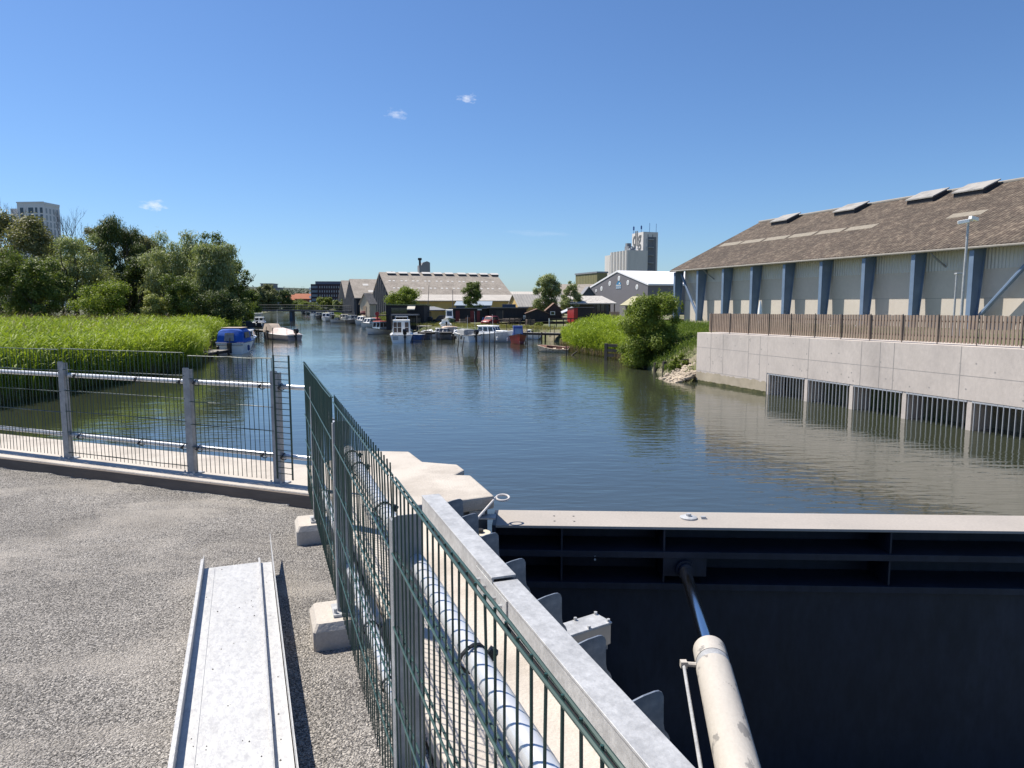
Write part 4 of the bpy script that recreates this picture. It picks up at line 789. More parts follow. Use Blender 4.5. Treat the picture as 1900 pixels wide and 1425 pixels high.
mb = MB(); mb.tube([(0, 0, 0), (0, 0, 1.4)], .07, 8); mb.build('post', M_red, o); mb = MB(); mb.tube([(0, -.1, 1.6), (0, .12, 1.6)], .27, 14); mb.box(-.15, .15, -.05, .1, 1.1, 1.35); mb.build('buoy_box', M_red, o)
o, w = shed_root('ochre_shed', 'small ochre shed with a sloping grey roof right of the black boathouse', 'shed', 788, 831, 100, GZ); o.rotation_euler = (0, 0, R(30))
flatshed(o, -w*.7, w * .8, 0, 4, 0, 1.75, 2.15, M_ochre, M_shedroof, .3)
o, w = shed_root('tar_black_shed', 'long black shed with three dull red doors along the quay', 'shed', 836, 906, 98, GZ, 'black sheds on the quay')
h = zat(573, 98) - GZ
flatshed(o, -w, w, 0, 4, 0, h, h - .3, M_blackwood, M_shedroof); 
for px, wd_ in ((849, 8), (876, 7), (887.5, 6)): x = X(px, 98) - o.location.x; front(o, x - wd_*.035, x + wd_*.035, .05, h - .25, mat('dull_red_door', (.16, .02, .022), .6), 'door')
front(o, X(886,98)-o.location.x, X(894,98)-o.location.x, h-.18, h-.05, M_white, 'lamp_strip', -.2)
o, w = shed_root('tar_black_shed', 'long plain black shed behind the picnic benches', 'shed', 907, 977, 97, GZ, 'black sheds on the quay')
h = zat(572, 97) - GZ
flatshed(o, -w, w, 0, 4, 0, h, h - .3, M_blackwood, M_shedroof); x = X(933, 97) - o.location.x; front(o, x - .06, x + .06, 0, h - .3, M_wood, 'door_frame'); front(o, x - .9, x - .07, 0, h - .3, M_dark, 'door')
front(o, X(975,97)-o.location.x-.3, X(975,97)-o.location.x, h*.3, h*.55, M_white, 'notice')
o, w = shed_root('gabled_black_hut', 'black hut with a brown gabled roof next to the house with the white window', 'hut', 976, 1019, 93, GZ)
h = zat(574, 93) - GZ; house(o, -w, w * .95, 0, 5, 0, h * .72, h, 'y', M_blackwood, M_brownroof, .12, .08)
o, w = shed_root('tall_black_hut', 'narrow dark hut with a small white framed window', 'hut', 1014, 1043, 99, GZ)
h = zat(563, 99) - GZ; house(o, -w, w, 0, 4, 0, h * .66, h, 'y', mat('dark_brown_boards', (.035, .022, .024), .8, 0, .2, 1), M_brownroof, .15, .08)
f = front(o, -w * .5, w * .1, h * .42, h * .60, M_white, 'window_frame'); mb = MB(); mb.box(-w * .42, w * .02, -.06, .0, h * .445, h * .575); mb.build('pane', M_glass, f)
o, w = shed_root('lean_to', 'open lean-to with a pale sheet roof left of the red shed', 'lean-to', 1043, 1064, 96, GZ)
mb = MB(); mb.hexa([(-w,0,1.35),(w,0,2.0),(w,2.5,2.2),(-w,2.5,1.55),(-w,0,1.45),(w,0,2.1),(w,2.5,2.3),(-w,2.5,1.65)]); mb.build('roof', mat('pale_sheet', (.45,.47,.5), .5), o)
for x in (-w+.1, w-.1): mb = MB(); mb.tube([(x,.1,0),(x,.1,1.5)], .06, 6); mb.build('post', M_wood, o)
o, w = shed_root('red_shed', 'red and black flat roofed shed above the right reed bed', 'shed', 1063, 1101, 90, GZ); h = zat(571, 90) - GZ; o.rotation_euler = (0, 0, R(12))
flatshed(o, -w*.9, w, 0, 3, 0, h, h - .15, M_blackwood, M_shedroof, .15, .08); mb = MB(); mb.box(-w*.9 - .04, -w*.9 + .05, -.02, 2.9, 0, h - .02); mb.box(-w*.9, -w*.55, -.04, .05, 0, h - .05); mb.build('red_boards', M_red, o)
# bungalow with pale hipped roof
o, w = shed_root('bungalow', 'low dark bungalow with a pale weathered roof in front of the grey hall', 'bungalow', 1070, 1143, 108, -.8); hr, he = zat(548.5, 108) + .8, zat(562.5, 106) + .8
mb = MB(); mb.box(-w * 1.2, w * .72, 0, 7, 0, he); mb.build('wall', mat('bungalow_wall', (.05, .045, .04), .7, 0, .2, 1), o)
mb = MB(); mb.add([(-w*1.4, -1, he), (w, -1, he), (w, 8, he), (-w*1.4, 8, he), (-w*1.4, 3.5, hr), (w*.42, 3.5, hr), (-w*1.4, -1, he-.15), (w, -1, he-.15), (w, 8, he-.15), (-w*1.4, 8, he-.15)], [(0,1,5,4),(1,2,5),(2,3,4,5),(6,7,1,0),(7,8,2,1),(9,8,7,6),(8,9,3,2),(9,6,0,4,3)]); mb.build('roof', mat('pale_stained_roof', (.46, .44, .41), .85, 0, .12, 1, col2=(.25, .23, .21), ms=1.6, mask=(.55, .62), fine=.2, fs=6), o)
for i in range(4): f = front(o, w * (-.2 + i * .22), w * (-.2 + i * .22) + w * .17, .7, he - .25, M_glass, 'window')
for x in (.9,): mb = MB(); mb.tube([(w * x, -.5, 0), (w * x, -.5, he)], .1, 6); mb.build('post', M_wood, o)
o, w = shed_root('board_fence', 'pale wooden board fence right of the bungalow', 'fence', 1131, 1165, 97, -.8); mb = MB()
for i in range(22): mb.box(-w + i * w / 11, -w + i * w / 11 + w / 12.5, 0, .04, 0, 1.35 + .03 * rnd.random())
mb.build('boards', mat('tan_boards', (.36, .25, .19), .8, 0, .15, 2), o); mb = MB(); mb.box(-w, w, .04, .09, .3, .4); mb.box(-w, w, .04, .09, 1.0, 1.1); mb.build('rail', M_wood, o)
o, w = shed_root('low_shed', 'low shed with a yellowish roof half hidden by the big bush', 'shed', 1157, 1216, 78, -.5)
mb = MB(); mb.hexa([(-w-.5,-.6,1.9),(w,-.6,1.95),(w,5,2.9),(-w+1.8,5,2.9),(-w-.5,-.6,2.0),(w,-.6,2.05),(w,5,3.0),(-w+1.8,5,3.0)]); mb.build('roof', mat('yellowish_roof', (.45, .42, .26), .8, 0, .15, 1), o); mb = MB(); mb.box(-w+.3, w, .2, 4.8, 0, 1.9); mb.build('wall', mat('grey_boards', (.14, .135, .13), .8), o)
# blue shed, ochre gabled house, containers, far low roofs
o, w = shed_root('blue_shed', 'blue shed with a pale gabled roof behind the black sheds', 'shed', 846, 909, 118, -.8); h = zat(560.5, 118) + .8
flatshed(o, -w, w, 0, 4.5, 0, h - .6, h, mat('blue_boards', (.045, .08, .17), .7, 0, .1, 1), mat('blue_grey_roof', (.26, .31, .36), .6), .3)
o, w = shed_root('ochre_house', 'ochre gabled house with a pale roof near the willow tree', 'house', 942, 990, 122, -.8); h = zat(547, 122) + .8; o.rotation_euler = (0, 0, TH)
house(o, -1.2, 7, -2.6, 2.6, 0, h * .52, h, 'x', M_ochre, M_lean, .3, .12); mb = MB(); mb.box(-1.27, -1.1, -1, 1, 0, 1.3); mb.build('door', M_dark, o)
o, w = shed_root('shipping_container', 'blue steel container left of the ochre house', 'container', 932, 957, 116, -.8); mb = MB(); mb.box(-w, w, 0, 2.4, 0, zat(564.5, 116) + .8); mb.build('body', ribmat('blue_container', (.03, .055, .13), .25, 0, .8), o, bevel=.03); mb = MB()
for i in range(3): mb.box(-w - .05, -w + .0, .2 + i * .7, .3 + i * .7, .05, 1.6)
mb.build('door_bar', M_white, o)
for px0, px1, y0, y1, Y, lb, m in ((944, 1000, 541, 549, 185, 'far pale flat factory roof left of the willow', M_lean), (1000, 1046, 537, 549, 175, 'far factory shed seen between the willow trees', M_etern), (1046, 1108, 526.5, 547, 150, 'old brown roofed shed below the olive block', M_etern)):
    o, w = shed_root('factory_shed', lb, 'shed', px0, px1, Y, -.5, 'far factory sheds'); z1, z0 = zat(y0, Y) + .5, zat(y1, Y) + .5
    house(o, -w, w, 0, 16, 0, z0, z1, 'x', M_grey, m, .4)
o, w = shed_root('dark_gabled_house', 'small dark blue gabled house in front of the grey hall', 'house', 1083, 1102, 124, -.6); h = zat(532.5, 124) + .6
house(o, -w, w, 0, 6, 0, h * .78, h, 'y', mat('slate_boards', (.06, .075, .10), .7), M_shedroof, .25, .12); front(o, -w*.6, w*.6, h*.45, h*.7, M_glass, 'window')
# cars
def car(name, label, x, y, z, rot, body, kind='car'):
    o = thing(name, label, 'car', (x, y, z), rot); L_, Wd = (3.7, .8) if kind == 'car' else (4.3, .88); hb = .82 if kind == 'car' else 1.0; ht = 1.48 if kind == 'car' else 1.8
    prof = [(-L_/2, .3), (-L_/2 + .05, hb), (-L_*.34, ht - .08), (-L_*.22, ht), (L_*.10, ht - .02), (L_*.24, hb + .08), (L_*.46, hb - .12), (L_/2, .55), (L_/2, .3)]
    mb = MB(); mb.prism([(u, -Wd, v) for u, v in prof], (0, 2 * Wd, 0)); mb.build('body', body, o, bevel=.05, smooth=True)
    for s in (-1, 1):
        y_ = s * (Wd + .01); mb = MB(); mb.prism([(-L_*.36, y_, hb + .06), (L_*.18, y_, hb + .06), (L_*.08, y_, ht - .1), (-L_*.30, y_, ht - .12)], (0, -.02 * s, 0)); mb.build('side_window', M_glass, o)
    mb = MB(); mb.panel([(L_*.235, Wd*.85, hb+.1), (L_*.235, -Wd*.85, hb+.1), (L_*.105, -Wd*.8, ht-.06), (L_*.105, Wd*.8, ht-.06)], 0, 1, .05, .9, -.02); mb.build('windscreen', M_glass, o)
    for u in (-L_*.31, L_*.31):
        for s in (-1, 1):
            mb = MB(); mb.tube([(u, s*(Wd - .18), .31), (u, s*(Wd + .02), .31)], .31, 16); wh = mb.build('wheel', M_dark, o, smooth=True); mb = MB(); mb.tube([(u, s*(Wd), .31), (u, s*(Wd + .03), .31)], .19, 12); mb.build('rim', M_grey, wh)
    for s in (-1, 1): mb = MB(); mb.box(L_/2 - .02, L_/2 + .01, s*Wd*.6 - .12, s*Wd*.6 + .12, .6, .72); mb.build('headlight', M_white, o)
    return o
car('parked_car', 'small red car parked on the grass in front of the black sheds', X(910, 90), 90, -1.05, R(238), M_red).scale = (.72, .72, .78)
car('parked_car', 'black off-road car parked by the ochre shed', X(818, 97.5), 97.3, GZ, R(185), mat('black_paint', (.015, .015, .017), .25), '4x4').scale = (.62, .62, .62)
car('parked_car', 'dull red van between the tarred barns', X(673, 128), 128, -.5, R(100), mat('old_red_paint', (.13, .03, .025), .5)).scale = (.55, .55, .6)
o = thing('small_tractor', 'dark little tractor seen from behind beside the ochre shed', 'tractor', (X(794, 95), 95, -1.05), 0)
mb = MB(); mb.box(-.45, .45, -.5, .9, .35, 1.0); mb.build('body', M_dark, o, bevel=.08); mb = MB(); mb.box(-.4, .4, -.3, .4, 1.55, 1.62)
for x in (-.38, .34):
    for y in (-.3, .36): mb.box(x, x + .05, y, y + .05, 1.0, 1.55)
mb.build('cab_frame', M_dark, o)
for s in (-1, 1): mb = MB(); mb.tube([(s*.42, -.1, .45), (s*.62, -.1, .45)], .45, 14); mb.build('wheel', M_dark, o, smooth=True)
bench0 = None
for px, Y, lb in ((940, 90, 'weathered picnic table on the quay, nearest the red car'), (953, 91.5, 'weathered picnic table on the quay, in front of the gabled black hut'), (947, 94.5, 'pale picnic table close to the long plain black shed')):
    o = thing('picnic_table', lb, 'picnic table', (X(px, Y), Y, -1.05), R(4), 'picnic tables on the quay')
    mb = MB(); mb.box(-1, 1, -.38, .38, .70, .76); mb.build('table_top', M_wood, o)
    for y in (-.78, .78): mb = MB(); mb.box(-1, 1, y - .13, y + .13, .42, .46); mb.build('seat', M_wood, o)
    for x in (-.7, .7): mb = MB(); mb.box(x-.04, x+.04, -.8, .8, .34, .42); mb.hexa([(x-.04,-.6,0),(x+.04,-.6,0),(x+.04,-.5,0),(x-.04,-.5,0),(x-.04,-.25,.7),(x+.04,-.25,.7),(x+.04,-.15,.7),(x-.04,-.15,.7)]); mb.hexa([(x-.04,.5,0),(x+.04,.5,0),(x+.04,.6,0),(x-.04,.6,0),(x-.04,.15,.7),(x+.04,.15,.7),(x+.04,.25,.7),(x-.04,.25,.7)]); mb.build('leg', M_wood, o)
for i, (px, Y, w_, lb) in enumerate(((1046, 84, 3.4, 'dark wooden deck railing with a white post below the tall black hut'), (965, 88, 2.6, 'low dark railing on the bank behind the red and blue boat'))):
    o = thing('deck_railing', lb, 'railing', (X(px, Y), Y, -1.2), R(3)); mb = MB()
    for z in (.55, 1.05): mb.box(-w_/2, w_/2, 0, .06, z, z + .1)
    mb.build('rail', M_pole, o)
    for k in range(5): mb = MB(); x = -w_/2 + k * w_/4; mb.box(x - .05, x + .05, 0, .1, -.6, 1.15); mb.build('post', M_white if (i == 0 and k == 0) else M_pole, o)
# footbridge
yb = 168; xl, xr = X(478, yb) - 5, X(650, yb)
FB = thing('footbridge', 'dark flat footbridge with railings crossing the river on one pier', 'footbridge', (0, yb, 0), 0); mb = MB(); n = 16
zb = lambda x: .18 + .05 * math.sin((x - xl) / (xr - xl) * math.pi) - .5 * max(0, (x - X(541, yb)) / 20) ** 1.0 * .7
xsb = [xl + (xr - xl) * i / n for i in range(n + 1)]
mb.loft([[(x, -1.4, zb(x) - .35), (x, 1.4, zb(x) - .35), (x, 1.4, zb(x)), (x, -1.4, zb(x))] for x in xsb], close=True, caps=True); mb.build('deck', mat('bridge_deck', (.06, .065, .075), .6), FB)
for y in (-1.35, 1.35):
    mb = MB(); mb.tube([(x, y, zb(x) + 1.15) for x in xsb], .05, 6); mb.tube([(x, y, zb(x) + .55) for x in xsb], .03, 5)
    for i in range(60): x = xl + (xr - xl) * i / 59; mb.box(x - .03, x + .03, y - .02, y + .02, zb(x), zb(x) + 1.15)
    mb.build('railing', mat('bridge_rail', (.05, .055, .05), .6), FB)
x = X(541.5, yb); mb = MB(); mb.box(x - .33, x + .33, -1.0, 1.0, -3.2, zb(x) - .35); mb.build('pier', mat('blue_pier', (.06, .09, .13), .7), FB)

for px, top_, lean_, Y, lb in ((793, 529, 3, 104, 'thin leaning flag mast right of the black boathouse'), (840, 538, 0, 103, 'thin upright mast behind the small green bottomed boat')):
    p = at(px, 580, Y); q = at(px + lean_, top_, Y); mb = MB(); mb.tube([(0, 0, -.5), tuple(q - p)], [.06, .035], 6); o = mb.build('flag_mast', mat('thin_mast', (.16, .14, .13), .7), loc=p); tag(o, lb, 'mast')
# ------------------------------------------------------------------ boats
def hull(o, L_, B, Fb, rise=.35, tr=.85, hm=None, deckz=None, rub=None, draft=.3, deckm=None, cock=None):
    """lofted hull, x forward, z=0 waterline; returns half beam and gunwale height along the length"""
    hw = lambda t: B/2 * ((tr + (1 - tr) * min(1, t/.4)) if t < .4 else max(.012, 1 - ((t - .4)/.6) ** 2.3))
    gz = lambda t: Fb + rise * t ** 2.2
    n = 14; rings = []
    for i in range(n + 1):
        t = i / n; x = L_ * (t - .5); w = hw(t); g = gz(t); fl = .80 - .25 * t
        kz_ = -draft * (1 - max(0, (t - .6)/.4) ** 2 * .8); rk = .06 * L_ * t ** 3
        rings.append([(x + rk, -w, g), (x + rk*.6, -w*(.5*fl+.5)*.99, g*.45), (x, -w * fl, -.04 + .25 * t**3 * g), (x - .02*L_*t**3, 0, kz_), (x, w * fl, -.04 + .25 * t**3 * g), (x + rk*.6, w*(.5*fl+.5)*.99, g*.45), (x + rk, w, g)])
    mb = MB(); mb.loft(rings); mb.f.append(tuple(range(7))); h_ = mb.build('hull', hm, o, smooth=True)
    if rub:
        for sg in (0, 6):
            mb = MB(); mb.tube([Vector(r[sg]) + Vector((0, (-1 if sg == 0 else 1) * .015, -.03)) for r in rings], .035, 6); mb.build('rubbing_strake', rub, h_)
        mb = MB(); r = rings[0]; mb.tube([Vector(r[0]) + Vector((-.02, 0, -.03)), Vector(r[6]) + Vector((-.02, 0, -.03))], .035, 6); mb.build('rubbing_strake', rub, h_)
    c0, c1 = cock or (.08, .55); rows = []
    for i in range(n + 1):
        t = i / n; x = L_ * (t - .5) + .06 * L_ * t ** 3; w = hw(t) - .02; g = gz(t) - .01
        rows.append((x, w, g, t))
    mb = MB()
    for i in range(n):
        (xa, wa, ga_, ta), (xb, wb, gb, tb) = rows[i], rows[i+1]; ins = .14
        if c0 < (ta + tb)/2 < c1:
            for s in (-1, 1): mb.add([(xa, s*wa, ga_), (xb, s*wb, gb), (xb, s*(wb-ins), gb), (xa, s*(wa-ins), ga_)], [(0,1,2,3)]); mb.add([(xa, s*(wa-ins), ga_), (xb, s*(wb-ins), gb), (xb, s*max(.02, wb-ins)*.72, .12), (xa, s*max(.02, wa-ins)*.72, .12)], [(0,1,2,3)])
            fa, fb = max(.02, wa-ins)*.72, max(.02, wb-ins)*.72; mb.add([(xa, -fa, .12), (xb, -fb, .12), (xb, fb, .12), (xa, fa, .12)], [(0,1,2,3)])
        else: mb.add([(xa, -wa, ga_), (xb, -wb, gb), (xb, 0, gb + .05), (xa, 0, ga_ + .05), (xb, wb, gb), (xa, wa, ga_)], [(0,1,2,3), (3,2,4,5)])
    mb.build('deck', deckm or M_white, o)
    return hw, gz
def cabin(o, x0, x1, z0, z1, wb, wt, m, fs=.5, bs=.1, name='cabin', roofm=None, sides=3, frontwin=2, backwin=0, winm=None, wv=(.38, .86)):
    """box cabin with raked front; windows as proud dark panes"""
    winm = winm or M_glass
    A = [(x0, -wb, z0), (x1, -wb*.92, z0), (x1, wb*.92, z0), (x0, wb, z0), (x0 + bs, -wt, z1), (x1 - fs, -wt*.94, z1), (x1 - fs, wt*.94, z1), (x0 + bs, wt, z1)]
    mb = MB(); mb.hexa(A); c = mb.build(name, m, o, bevel=.03)
    mb = MB(); mb.hexa([(x0+bs-.12, -wt-.06, z1), (x1-fs+.12, -wt*.94-.06, z1), (x1-fs+.12, wt*.94+.06, z1), (x0+bs-.12, wt+.06, z1), (x0+bs-.06, -wt, z1+.06), (x1-fs+.04, -wt*.9, z1+.06), (x1-fs+.04, wt*.9, z1+.06), (x0+bs-.06, wt, z1+.06)]); mb.build('roof', roofm or m, c, bevel=.015)
    def wins(q, n):
        for i in range(n):
            mb = MB(); mb.panel(q, (i + .12)/n, (i + .88)/n, *wv, off=.012); mb.build('window', winm, c)
    wins([A[0], A[1], A[5], A[4]], sides); wins([A[2], A[3], A[7], A[6]], sides); wins([A[1], A[2], A[6], A[5]], frontwin); wins([A[3], A[0], A[4], A[7]], backwin)
    return c
def outboard(o, L_, z, s=1.0, y=0, col=None):
    x = -L_/2; mb = MB()
    sec = lambda z_, a, b, dx: [(x - .22*s + dx - a, y - b, z_), (x - .22*s + dx + a, y - b, z_), (x - .22*s + dx + a, y + b, z_), (x - .22*s + dx - a, y + b, z_)]
    mb.loft([sec(z + .18*s, .16*s, .13*s, 0), sec(z + .45*s, .23*s, .17*s, -.02*s), sec(z + .62*s, .17*s, .14*s, 0)], close=True, caps=True); c = mb.build('outboard_motor', col or mat('black_cowl', (.015, .015, .018), .25), o, bevel=.03)
    mb = MB(); mb.box(x - .28*s, x - .14*s, y - .06*s, y + .06*s, -.45, z + .2*s); mb.box(x - .16*s, x + .04, y - .1*s, y + .1*s, z - .12, z + .05); mb.build('motor_leg', M_dark, c)
    return c
def canopy(o, x0, x1, z0, z1, w, m, win=True, bow=.25, name='canopy'):
    rings = []; n = 10
    for i, (x, k) in enumerate(((x0, .84), (x0 + .06, .93), (x0 + (x1-x0)*.35, 1.0), (x0 + (x1-x0)*.75, 1.0), (x1, .9))):
        r = [(x + (.16 if i == 0 else 0)*0, -w, z0)]
        for j in range(n + 1):
            a = math.pi * j / n; cx = -math.cos(a); sy = math.sin(a)
            yy = w * .93 * (abs(cx) ** .45) * (1 if cx > 0 else -1); zz = z0 + (z1 - z0) * k * (.30 + .70 * sy ** .45) if sy > .02 else z0 + (z1 - z0) * k * .30
            r.append((x + .25 * (zz - z0) * (1 if i < 2 else 0), yy, zz))
        r.append((x, w, z0)); rings.append(r)
    mb = MB(); mb.loft(rings); mb.f.append(tuple(range(len(rings[0])))); mb.f.append(tuple(range(4 * len(rings[0]), 5 * len(rings[0])))); c = mb.build(name, m, o, smooth=True)
    if win:
        q = [(x0 - .02, w*.42, z0 + .12), (x0 - .02, -w*.30, z0 + .12), (x0 + .13, -w*.27, z0 + (z1-z0)*.66), (x0 + .13, w*.38, z0 + (z1-z0)*.66)]
        mb = MB(); mb.panel(q, 0, 1, 0, 1, .02); mb.build('clear_window', mat('clear_vinyl', (.26, .25, .25), .12, 0, .35, 3), c)
        mb = MB(); mb.panel(q, 0, 1, .82, 1.02, .03); mb.build('window_flap', M_tan, c)
        q = [(x0 + .3, -w*1.0, z0 + (z1-z0)*.30), (x1 - .4, -w*1.0, z0 + (z1-z0)*.30), (x1 - .4, -w*.93, z0 + (z1-z0)*.72), (x0 + .35, -w*.93, z0 + (z1-z0)*.72)]
        mb = MB(); mb.panel(q, .1, .9, 0, 1, .02); mb.build('clear_window', mat('clear_vinyl', (.26, .25, .25), .12), c)
    return c
def rails(o, hw, gz, L_, t0=.55, hgt=.35, n=5):
    mb = MB()
    for s in (-1, 1):
        top = []
        for i in range(n + 1):
            t = t0 + (1 - t0) * i / n; x = L_*(t - .5) + .06*L_*t**3; y = s*(hw(t) - .06); top.append((x, y, gz(t) + hgt)); mb.tube([(x, y, gz(t)), top[-1]], .012, 5)
        mb.tube(top, .014, 5)
    mb.build('bow_rail', M_chrome, o)
def fender(o, x, y, z, m=None):
    mb = MB(); mb.tube([(x, y, z), (x, y, z - .06), (x, y, z - .4), (x, y, z - .46)], [.03, .1, .1, .03], 10); mb.build('fender', m or M_bluehull, o, smooth=True)
SCALE = {'white444': 1.0, 'white520': 1.0, 'old1027': 1.0}
def boat(name, label, px, py, head, cat='boat', Y=None, group='boats moored in the river'):
    p = onz(px, py, WZ) if Y is None else at(px, py, Y); o_ = thing(name, label, cat, (p.x, p.y, WZ), R(head), group); k_ = SCALE.get(label.split()[0] + str(px), .86); o_.scale = (k_, k_, k_); return o_
# --- left bank
o = boat('cabin_cruiser', 'white cruiser with a bright blue canvas canopy moored at the left reeds', 444, 653, 97); L_ = 5.6
hw, gz = hull(o, L_, 2.35, .95, .3, .92, M_white, rub=M_bluehull, cock=(.02, .5))
canopy(o, -2.72, -.1, .93, 2.05, 1.06, M_blue); mb = MB(); mb.box(-2.2, -.25, -.8, .8, 2.03, 2.09); mb.build('canopy_top', M_tan, o, bevel=.04)
cabin(o, -.1, 1.6, 1.0, 1.75, .98, .82, M_white, .7, 0, sides=2); rails(o, hw, gz, L_)
fender(o, -1.9, -1.22, .7); fender(o, -2.9, .9, .7, M_dark); mb = MB(); mb.box(-2.86, -2.80, -1.0, 1.0, .72, .76); mb.build('blue_stripe', M_bluehull, o)
mb = MB(); mb.box(-3.1, -2.75, -.15, .15, .1, .9); mb.tube([(-2.9, 0, .9), (-2.75, 0, 1.3)], .03, 6); mb.build('boarding_ladder', M_dark, o)
o = boat('speedboat', 'white and pink speedboat with a tan cover and black outboard on the left bank', 520, 630, 140); L_ = 5.8
hw, gz = hull(o, L_, 2.15, .62, .45, .92, mat('maroon_hull', (.42, .33, .31), .4), deckm=mat('pinkish_white', (.70, .60, .57), .4), rub=M_white, cock=(.01, .06))
mb = MB(); mb.loft([[(x, -w, z0), (x, -w*.6, z0 + h), (x, w*.6, z0 + h), (x, w, z0)] for x, w, z0, h in ((-2.85, .98, .62, .06), (-1.6, 1.0, .64, .42), (-.6, .98, .66, .55), (.2, .9, .7, .62), (.9, .7, .78, .3))], caps=True); mb.build('pink_cover', mat('pink_white_canvas', (.66, .54, .50), .75, bump=.3, bs=5), o, smooth=True)
mb = MB(); mb.loft([[(x, -w, z0), (x, -w*.7, z0 + h), (x, w*.7, z0 + h), (x, w, z0)] for x, w, z0, h in ((.5, .8, .8, .35), (1.2, .85, .8, .95), (2.3, .7, .85, .9), (2.9, .4, .95, .3))], caps=True); mb.build('tan_cover', M_tan, o, smooth=True)
outboard(o, L_, .55, 1.15); mb = MB(); mb.box(-2.93, -2.86, -.8, .8, .30, .62); mb.build('transom_board', M_grey, o)
for y in (-.85, .85): mb = MB(); mb.tube([(-2.7, y, .6), (-2.75, y * 1.02, 1.9)], .015, 5); mb.build('rod_antenna', M_dark, o)
o = boat('motorboat', 'small white boat with a light blue stripe just behind the blue canopy boat', 460, 638, 100); hw, gz = hull(o, 4.6, 1.9, .75, .3, .9, mat('light_blue_hull', (.07, .25, .45), .4), rub=M_white); cabin(o, -.4, 1.2, .75, 1.6, .7, .6, M_white, .5, .1, backwin=2); outboard(o, 4.6, .6)
o = boat('open_boat', 'grey covered boat with a folded hood beyond the blue canopy boat', 455, 617, 120); hw, gz = hull(o, 5.2, 2.1, .8, .3, .9, M_grey, deckm=M_grey, rub=M_white); canopy(o, -2.3, .2, .8, 1.9, .95, mat('dark_canvas', (.03, .035, .045), .8), False); cabin(o, .2, 1.5, .8, 1.3, .75, .6, mat('grey_gelcoat', (.35, .35, .37), .4), .6, 0)
o = boat('motorboat', 'dark hulled boat with white fenders by the left bank jetty', 482, 606, 100); hw, gz = hull(o, 5.6, 2.5, .9, .3, .9, mat('navy_hull', (.02, .025, .05), .3), rub=M_white); cabin(o, -.6, 1.6, .9, 1.9, .95, .8, M_white, .5, .1, backwin=2); rails(o, hw, gz, 5.6); outboard(o, 5.6, .6)
for y in (-.9, .2, .9): fender(o, -2.9, y, .75, M_white)
o = boat('upturned_dinghy', 'upturned white dinghy, upper of two stacked on the left bank', 470, 588, 15, 'dinghy', Y=132, group='dinghies stacked on the left bank'); o.location.z = zat(585.5, 132); hull(o, 3.6, 1.5, .45, .1, .7, M_cream)
o = boat('upturned_dinghy', 'white dinghy lying below another on the left bank', 469, 595, 12, 'dinghy', Y=132, group='dinghies stacked on the left bank'); o.location.z = zat(590.5, 132); hull(o, 3.4, 1.5, .45, .1, .7, M_cream)
# --- right bank, far to near
def cruiser(px, py, head, label, L_=5.5, B=2.3, hm=None, cab=None, rub=None, cz=1.0, top=1.9, back=2, mot=False, Fb=.8, can=None):
    o = boat('cabin_cruiser', label, px, py, head); hw, gz = hull(o, L_, B, Fb, .4, .9, hm or M_white, rub=rub or M_grey)
    cabin(o, -L_*.12, L_*.28, Fb, top, B*.40, B*.34, cab or M_white, .6, .1, backwin=back); rails(o, hw, gz, L_)
    if can: canopy(o, -L_*.46, -L_*.12, Fb, top + .1, B*.42, can, False)
    if mot: outboard(o, L_, Fb - .15)
    return o
cruiser(582, 587.5, -75, 'far white motorboat right of the bridge pier', 5.5, 2.6, cab=mat('grey_gelcoat', (.35, .35, .37), .4))
cruiser(571, 583.5, -80, 'tiny cream cruiser under the footbridge, left of the pale motorboat', 5.5, 2.4, mat('dark_green_hull', (.05, .06, .04), .4), M_cream)
cruiser(563, 581.5, -80, 'dark cruiser moored farthest up the river by the bridge', 5.5, 2.4, M_dark, M_grey)
cruiser(592, 591, -70, 'dark grey boat squeezed between two white cruisers', 5.2, 2.2, M_dark, M_grey)
o = cruiser(606, 596, -82, 'white cruiser with large front windows, the biggest of the far row', 6.0, 2.7, top=2.15, rub=mat('brown_strake', (.12, .08, .05), .6))
cruiser(615, 590, -75, 'boat with a dark blue canopy behind the big white cruiser', 5.5, 2.3, M_grey, M_white, can=M_bluehull)
o = boat('motorboat', 'low white day boat with a dark windscreen in the far row', 626, 599, -110); hw, gz = hull(o, 5.4, 2.2, .62, .45, .9, M_white, rub=M_dark); cabin(o, -.3, .7, .7, 1.25, .75, .6, M_glass, .5, .3, name='windscreen', sides=0, frontwin=0)
cruiser(640, 597, -70, 'cream cruiser with a cabin roof in the far row', 5.6, 2.4, M_cream, M_cream, can=M_dark)
cruiser(655, 600, -60, 'dark hulled boat with a grey hood moored before the tall reeds', 5.8, 2.4, mat('charcoal_hull', (.04, .04, .045), .4), M_grey, can=M_dark)
cruiser(674, 603, -115, 'white boat with a dark roof moored behind the red topped boat', 5.2, 2.2, can=M_grey)
cruiser(688, 609, -118, 'white boat with a faded red hood beside the red topped boat', 5.2, 2.2, can=M_faded)
o = boat('harbour_boat', 'white rounded boat with a faded red roof and blue striped cabin', 700, 620, -118); hw, gz = hull(o, 4.8, 2.3, .72, .4, .8, M_white, rub=M_dark, cock=(.06, .95)); cabin(o, -1.5, .3, .6, 1.95, .8, .72, mat('pale_blue_boards', (.32, .42, .52), .5), .2, .1, roofm=M_faded, sides=2); outboard(o, 4.8, .5); fender(o, -1.2, -1.15, .6, M_dark)
o = boat('pilothouse_boat', 'white pilothouse boat with stern windows and black outboard, largest in the middle', 746, 634, 97); L_ = 6.2
hw, gz = hull(o, L_, 2.75, .95, .4, .93, M_white, rub=M_grey, cock=(.03, .30)); cabin(o, -1.35, 1.6, .5, 2.65, 1.12, 1.0, M_white, .7, .05, sides=3, frontwin=3, backwin=0, wv=(.5, .9))
